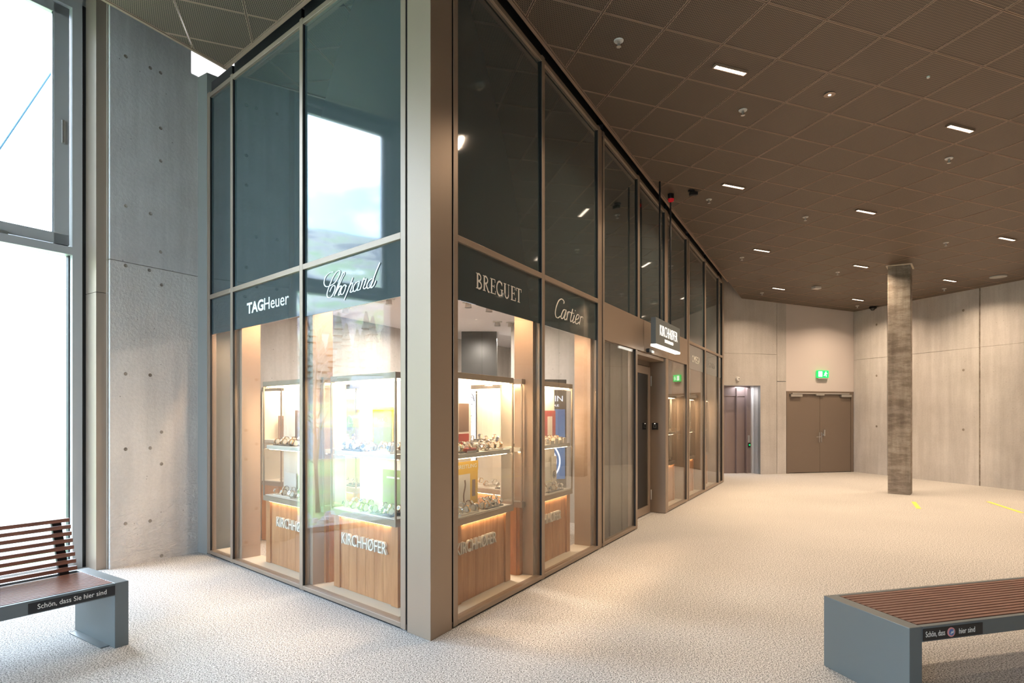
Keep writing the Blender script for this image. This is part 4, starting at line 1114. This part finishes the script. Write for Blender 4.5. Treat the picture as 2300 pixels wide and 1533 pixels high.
def fill(frame, t, o, W, nm, cfg):
    L = Loc(o, frame[3])
    n = 0
    for zlevel, where in ((1.275, 'shelf'), (.760, 'floor')):
        # trays with rows of watches
        cnt = cfg.get(where, 7)
        tw = W*.30
        for k, cx in enumerate(cfg.get('trays_'+where, (W*.27, W*.72))):
            m, lab = ((BLK_TRAY, 'black watch tray'), (CUSH, 'cream watch tray'))[(k+(where == 'floor')) % 2]
            lab2 = '%s, %s one on the %s of the %s' % (lab, 'left' if k == 0 else 'right', where, nm)
            q = thing('watch_tray', lab2, 'tray', L(cx, .115, zlevel), frame[3])
            MB().box(-tw/2, tw/2, -.075, .075, 0, .012).build('base', m, q, bevel=.002)
            MB().box(-tw/2+.01, tw/2-.01, -.01, .07, .012, .030).build('step', m, q, bevel=.002)
            for r_, (yy, zz) in enumerate(((-.045, .012), (.03, .030))):
                for j in range(cnt//2):
                    fx = cx-tw/2+.03+(tw-.06)*(j+.5*(r_ % 2)*.6)/max(1, cnt//2-1 or 1)
                    wx, wy, wz = L(fx, .115+yy, zlevel+zz+.030)
                    watch(wx, wy, wz, frame[3]+rnd.uniform(-.3, .3), rnd.uniform(-.7, -.25), rnd.randrange(4), 'watch, %s %s from left, %s tray, %s of %s' % (('front row', 'rear row')[r_], ('first', 'second', 'third', 'fourth')[j], ('left', 'right')[k], where, nm), 'watches on the %s of the %s' % (where, nm), .92)
        for k in range(cfg.get('loose', 2)):
            fx = W*(.5+.12*(k-.5))
            wx, wy, wz = L(fx, .085, zlevel+.034)
            watch(wx, wy, wz, frame[3]+rnd.uniform(-.4, .4), rnd.uniform(-.4, 0), rnd.randrange(4), 'watch, %s standing between trays, %s of %s' % (('left', 'right')[k], where, nm), 'loose watches on the %s of the %s' % (where, nm), 1.05)
    return L

# long front, first case from the corner
t, o, W = case(FRAME_R, .57, 1.50, 'lit oak and glass display case nearest the sharp corner on the long front', tx=.33, solid=[(0, .55)])
L = fill(FRAME_R, t, o, W, 'first hall case', {})
def breit(t, w, h):
    MB().box(-w/2, w/2, -.004, 0, h*.80, h).build('header', YELLOW, t)
    q = text_mesh('BREITLING', w*.86, .034, .001).build('lettering', LETTERW, t); q.location = (0, -.0045, h*.90)
    MB().box(-w*.36, w*.14, -.002, 0, h*.06, h*.74).build('print', CARDW, t)
    mb = MB(); ribbon(mb, [(-w*.12, h*.08), (-w*.15, h*.3), (-w*.08, h*.5), (-w*.10, h*.62)], .022, y=-.003); mb.build('arm_print', BROWNP, t)
    MB().box(w*.24, w*.38, -.002, 0, h*.25, h*.6).build('print', BROWNP, t)
stand_card(L, .44, .20, .762, .36, .42, YELLOW, 'yellow framed card with white lettering low in the first hall case', extra=breit)
stand_card(L, .40, .205, 1.277, .21, .44, CARDW, 'narrow brown picture card at the left shelf end of the first hall case', extra=lambda t, w, h: (photo_print(t, w, h, BROWNP, 0, .38, .75, .56), MB().box(-w*.38, w*.38, -.002, 0, h*.05, h*.34).build('print', REDP, t)))
def chop(t, w, h):
    MB().box(-w*.42, w*.42, -.001, 0, h*.06, h*.70).build('print', BROWNP, t)
    MB().box(-w*.5, w*.5, -.002, 0, h*.985, h).box(-w*.5, -w*.48, -.002, 0, 0, h).box(w*.48, w*.5, -.002, 0, 0, h).build('border', GOLD, t)
    mb = MB(); xs = [p for st in SCRIPT_WIDE for p in st]; x0 = min(p[0] for p in xs); x1 = max(p[0] for p in xs); z0 = min(p[1] for p in xs); z1 = max(p[1] for p in xs); k = w*.7/(x1-x0)
    for st in SCRIPT_WIDE: ribbon(mb, [((p[0]-(x0+x1)/2)*k, h*.85+(p[1]-(z0+z1)/2)*k) for p in st], .005, y=-.001)
    mb.build('lettering', INK, t)
q = thing('watch_box', 'small red box on the shelf of the first hall case', 'box', L(.26, .06, 1.277), RANG); MB().box(-.07, .07, -.03, .03, 0, .035).build('body', REDP, q, bevel=.002); MB().box(-.07, .07, -.032, .03, .0, .015).build('label_strip', CARDW, q)
# second case
t, o, W = case(FRAME_R, 1.66, 2.88, 'lit oak and glass display case second along the long front')
L = fill(FRAME_R, t, o, W, 'second hall case', {})
stand_card(L, 1.02, .20, 1.277, .34, .36, REDP, 'red backing card with a white panel on the shelf of the second hall case', extra=lambda t, w, h: photo_print(t, w, h, CARDW, .02, .0, .36, .82))
stand_card(L, .98, .20, .762, .17, .30, CARDW, 'plain white card low in the second hall case')
stand_card(L, 1.13, .19, .762, .13, .36, CUSH, 'cream card with a large watch picture low in the second hall case', extra=big_watch_print)
for k in range(4):
    q = thing('watch_box', 'small cream box on the shelf of the second hall case, %s' % ['first from the left', 'second from the left', 'third from the left', 'last on the right'][k], 'box', L(.74+.11*k, .055, 1.277), RANG, 'cream boxes on the shelf')
    MB().box(-.045, .045, -.03, .03, 0, .03+.02*(k % 2)).build('body', CUSH, q, bevel=.002); MB().box(-.046, .046, -.031, .031, .03+.02*(k % 2), .038+.02*(k % 2)).build('lid', LEDGE, q, bevel=.002)
# blue light box between second case and entrance
p = CN+RD*3.62+RN*.95
t = thing('advertising_lightbox', 'tall blue backlit panel with white lettering, right of the second hall case', 'lightbox', (p.x, p.y, 0), math.radians(8))
MB().box(-.36, .36, 0, .08, 0, 2.05).build('housing', DARKBOX, t, bevel=.004)
MB().box(-.34, .34, -.004, 0, .75, 1.66).build('light_panel', EMB, t)
q = text_mesh('BLANCPAIN', .62, .075, .002).build('lettering', EMBW, t); q.location = (0, -.003, 1.80)
q = text_mesh('MANUFACTURE', .52, .028, .002).build('lettering', EMBW, t); q.location = (0, -.003, 1.71)
mb = MB()
for st in (arc(0, .98, .27, .27, 0, 360, 40), arc(0, .98, .22, .22, 0, 360, 36)): ribbon(mb, st, .02, y=-.007, smooth=False)
for k in range(12): a = 2*PI*k/12; mb.box(.17*math.cos(a)-.012, .17*math.cos(a)+.012, -.009, -.006, .98+.17*math.sin(a)-.012, .98+.17*math.sin(a)+.012)
ribbon(mb, [(-.02, .96), (.09, 1.1)], .022, y=-.008, smooth=False); ribbon(mb, [(.02, .98), (-.13, 1.02)], .022, y=-.008, smooth=False)
mb.build('watch_picture', EMBW, t)
mb = MB()
for k in range(5): mb.box(-.28, .1+.04*(k % 3), -.002, 0, .50-.03*k, .51-.03*k)
mb.build('small_print', EMBW, t)
# deep inside: pale lightbox portrait
p = Vector((-.62, 8.6))
t = thing('portrait_lightbox', 'pale backlit panel with a blue grey portrait, behind the first hall case', 'lightbox', (p.x, p.y, 0), math.radians(2))
MB().box(-.16, .16, 0, .08, 0, 2.10).build('housing', DARKBOX, t); MB().box(-.125, .105, -.004, 0, .85, 2.06).build('light_panel', EMBW, t)
GB = mat('sketch_grey_blue', (.16, .20, .26), .6)
mb = MB()
for pts in ([(-.10, 1.55), (-.09, 1.72), (-.05, 1.84), (.0, 1.90), (.06, 1.87), (.085, 1.78)], [(-.11, 1.68), (-.07, 1.80), (-.01, 1.86), (.07, 1.82)], [(-.10, 1.60), (-.075, 1.70), (-.03, 1.79), (.03, 1.80)], [(-.045, 1.72), (-.03, 1.735), (-.012, 1.725)], [(.03, 1.73), (.045, 1.74), (.06, 1.73)], [(.012, 1.72), (.02, 1.67), (.008, 1.655)], [(-.01, 1.62), (.015, 1.61), (.04, 1.62)], [(-.05, 1.66), (-.03, 1.58), (.01, 1.55), (.05, 1.58)], [(-.09, 1.45), (-.03, 1.50), (.05, 1.48)]): ribbon(mb, pts, .010, y=-.0055, taper=True)
mb.build('portrait', GB, t)

# short front cases
t, o, W = case(FRAME_L, .62, 1.58, 'lit oak and glass display case nearest the sharp corner on the short front', solid=[(.12, .96)])
L = fill(FRAME_L, t, o, W, 'near window side case', {})
def mido(t, w, h):
    MB().box(-w*.44, w*.44, -.002, 0, h*.06, h*.92).build('print', GREENP, t)
    q = text_mesh('MIDO', w*.46, None, .001).build('lettering', YELLOW, t); q.location = (0, -.003, h*.72)
stand_card(L, .51, .20, 1.277, .30, .38, YELLOW, 'olive card in a yellow frame on the shelf of the near window side case', extra=mido)
stand_card(L, .66, .20, .762, .30, .36, GREENP, 'olive card with pale caption low in the near window side case', extra=lambda t, w, h: MB().box(-w*.3, w*.3, -.002, 0, h*.8, h*.84).build('print', CARDW, t))
t, o, W = case(FRAME_L, 1.70, 2.90, 'lit oak and glass display case second from the corner on the short front')
L = fill(FRAME_L, t, o, W, 'far window side case', {})
stand_card(L, .40, .20, 1.277, .20, .36, BROWNP, 'brown picture card on the shelf of the far window side case', extra=lambda t, w, h: photo_print(t, w, h, CARDW, .03, .1, .3, .6))
stand_card(L, .20, .20, .762, .24, .22, CARDW, 'small white card low in the far window side case')
# case along the concrete wall inside
CW = (CWA, CWD, Vector((-CWD.y, CWD.x)), CWANG, 1)
t, o, W = case((CWA-Vector((-CWD.y, CWD.x))*.42, CWD, Vector((-CWD.y, CWD.x)), CWANG, 1), 1.75, 2.75, 'lit display case against the concrete wall inside the shop', d0=0, dep=.38, letters=False)
L = fill((0, 0, 0, CWANG, 1), t, o, W, 'concrete wall case', {'shelf': 4, 'floor': 4, 'loose': 0})
stand_card(L, .3, .3, 1.277, .22, .3, BROWNP, 'brown card in the case against the concrete wall')
# cases deeper in the shop
for k, (x, y, W_, lab, nm) in enumerate(((-.62, 7.15, .95, 'lit display case standing behind the gap of the first two hall cases', 'free standing case'), (-2.32, 7.36, .75, 'lit display case deep in the shop, seen between the window side cases', 'deep rear case'))):
    Fm = (Vector((x, y)), -LD, LN, LANG, 1)
    t, o, W = case(Fm, 0, W_, lab, d0=0, letters=False, boards=5, dep=.3)
    L = fill(Fm, t, o, W, nm, {'shelf': 4, 'floor': 4, 'loose': 0})
    if k == 0:
        stand_card(L, .74, .25, 1.277, .30, .46, CARDW, 'white gold edged card with dark script lettering in the free standing case', extra=chop)
        stand_card(L, .78, .25, .762, .26, .42, BROWNP, 'brown card with a large watch picture low in the free standing case', extra=big_watch_print)
    else:
        stand_card(L, .22, .25, 1.277, .30, .50, GREENP, 'green card with a large watch picture in the deep rear case', extra=big_watch_print)
        stand_card(L, .55, .25, 1.277, .20, .36, BROWNP, 'brown card beside the green one in the deep rear case')
# far end of the long front
for k, (a, b) in enumerate(((6.45, 7.60), (8.0, 9.12), (9.6, 10.5))):
    t, o, W = case(FRAME_R, a, b, 'lit display case %s the entrance' % ('just beyond', 'second beyond', 'last beyond')[k], d0=.16, letters=False, boards=4)
    L = fill(FRAME_R, t, o, W, '%s entrance side case' % ('first', 'second', 'third')[k], {'shelf': 4, 'floor': 6, 'loose': 1})
    stand_card(L, W/2, .20, 1.277, .3, .34, (REDP, CARDW, BROWNP)[k], '%s card in the case %s the entrance' % (('red', 'white', 'brown')[k], ('just beyond', 'second beyond', 'last beyond')[k]))
for i in range(4):
    if not used[i]:
        for c in list(PROT[i].children): bpy.data.objects.remove(c)
        bpy.data.objects.remove(PROT[i])

# ================================================================== outdoors
MEADOW = mat('meadow', (.20, .29, .12), .9)
lk(MEADOW, ramp(MEADOW, noise(MEADOW, .12, 6, .6), [(.38, (.24, .22, .16)), (.5, (.18, .29, .10)), (.65, (.27, .35, .17))]), bsdf(MEADOW).inputs['Base Color'])
HILL = mat('hillside', (.5, .5, .45), .9)
lk(HILL, ramp(HILL, noise(HILL, .03, 8, .65), [(.38, (.10, .11, .13)), (.47, (.36, .34, .32)), (.55, (.20, .30, .13)), (.64, (.62, .61, .60))]), bsdf(HILL).inputs['Base Color'])
WATER = mat('lake_water', (.15, .19, .23), .25)
ROCK = mat('rubble', (.62, .62, .62), .9)
lk(ROCK, ramp(ROCK, noise(ROCK, 3, 5, .7), [(.4, (.40, .40, .40)), (.6, (.85, .85, .85))]), bsdf(ROCK).inputs['Base Color'])
def terrain(name, xs, ys, hf, m, label, cat):
    mb = MB(); n = len(ys)
    for x in xs:
        for y in ys: mb.v.append((x, y, hf(x, y)))
    for i in range(len(xs)-1):
        for j in range(n-1): mb.f.append((i*n+j, i*n+j+1, (i+1)*n+j+1, (i+1)*n+j))
    mb.m = [0]*len(mb.f)
    o = mb.build(name, m, smooth=True); tag(o, label, kind='structure'); return o
import mathutils.noise as mn
lin = lambda a, b, n: [a+(b-a)*i/n for i in range(n+1)]
terrain('meadow', lin(-32, -5.5, 22), lin(-60, 60, 60), lambda x, y: -1.0 + (.0 if x < -12 else (x+12)*.13) + .12*mn.noise(Vector((x*.2, y*.2, 0))), MEADOW, 'green bank sloping from the window to the lake', None)
terrain('lake', [-130, -31], [-260, 260], lambda x, y: -1.15, WATER, 'pale lake seen beyond the bank', None)
terrain('hillside', lin(-520, -118, 60), lin(-320, 320, 80), lambda x, y: -2.2+max(0, (-118-x))*.20+max(0, -180-x)*.22+10*mn.noise(Vector((x*.012, y*.012, 3)))*min(1, (-118-x)/60), HILL, 'far hillside with fields and woods', None)
rk = MB(); rr = random.Random(5)
for i in range(260):
    x, y = rr.uniform(-10.5, -6.6), rr.uniform(-6, 12); s = rr.uniform(.06, .2); z = -1+(x+12)*.13+.04
    rk.cyl((x, y, z-.05), s, s*.9, 'Z', 5, r2=s*.5)
tag(rk.build('rubble_stones', ROCK), 'pale rubble stones along the foot of the window wall', 'rubble', kind='stuff')
# bare tree outside the window
BARK = mat('birch_bark', (.50, .46, .42), .8)
t = thing('bare_tree', 'bare leafless tree outside the window', 'tree', (-12.7, 7.8, -1.0))
tr = MB(); rt = random.Random(11)
tr.tube([(0, 0, 0), (.06, .05, 1.5), (-.05, .1, 3), (.06, 0, 4.4), (.0, .1, 5.6)], .07, 8, taper=.2)
tr.build('trunk', BARK, t, smooth=True)
br = MB()
for i in range(46):
    z = rt.uniform(1.2, 5.3); a = rt.uniform(0, 2*PI); l = (6.4-z)*.30
    p = [(0, 0, z), (math.cos(a)*l*.5, math.sin(a)*l*.5, z+l*.45), (math.cos(a)*l, math.sin(a)*l, z+l*.7)]
    br.tube(p, .014, 5, taper=.3)
    for k in range(4):
        a2 = a+rt.uniform(-.9, .9); f = rt.uniform(.3, 1); q = Vector(p[1])*(1-f)+Vector(p[2])*f
        br.tube([tuple(q), (q.x+math.cos(a2)*l*.35, q.y+math.sin(a2)*l*.35, q.z+l*.1)], .005, 4, taper=.4)
br.build('branches', BARK, t)
FIR = mat('fir_green', (.16, .20, .17), .9)
firs = None
rf = random.Random(9)
for i in range(36):
    if firs is None:
        firs = thing('fir_tree', 'dark pointed fir on the far hillside seen reflected in the shopfront', 'tree', (0, 0, 0), 0, 'firs on the hillside')
        MB().cyl((0, 0, 0), .5, 2.5, 'Z', 6).build('trunk', BARK, firs)
        m = MB()
        for k in range(5): m.cyl((0, 0, 1.6+2.2*k), 3.1-.5*k, 3.4, 'Z', 9, r2=.35)
        m.build('crown', FIR, firs); o = firs
    else: o = copy_tree(firs)
    x, y = -165-9*(i//6)+rf.uniform(-1, 1), 8+8.2*(i%6)+rf.uniform(-1.2, 1.2)+4*((i//6)%2)
    o.location = (x, y, -2.6+max(0, (-118-x))*.20+max(0, -180-x)*.22); s = rf.uniform(.8, 1.15); o.scale = (s, s, s)
for i, (x, y, m, w_, lab) in enumerate(((-140, 6, REDP, 16, 'long red roofed farmhouse beyond the lake'), (-146, 24, ROCK, 9, 'small grey roofed hut on the far meadow'))):
    t = thing('farmhouse', lab, 'house', (x, y, -2+(-118-x)*.2))
    MB().box(-3, 3, -w_/2, w_/2, -1, 4).build('walls', WHITE, t)
    MB().loft([[(-4, -w_/2-1, 4), (4, -w_/2-1, 4), (0, -w_/2-1, 7.2)], [(-4, w_/2+1, 4), (4, w_/2+1, 4), (0, w_/2+1, 7.2)]]).build('roof', mat('roof_%d' % i, (.55, .10, .08) if i == 0 else (.25, .27, .30), .8), t)
# tension cable outside the vent
o = MB().tube([(-6.52, 6.55, 3.01), (-5.32, 7.45, 6.30)], .012, 8).build('outer_cable', mat('cable_blue_grey', (.03, .10, .16), .5)); tag(o, 'thin slanting tension cable outside the window', 'cable')
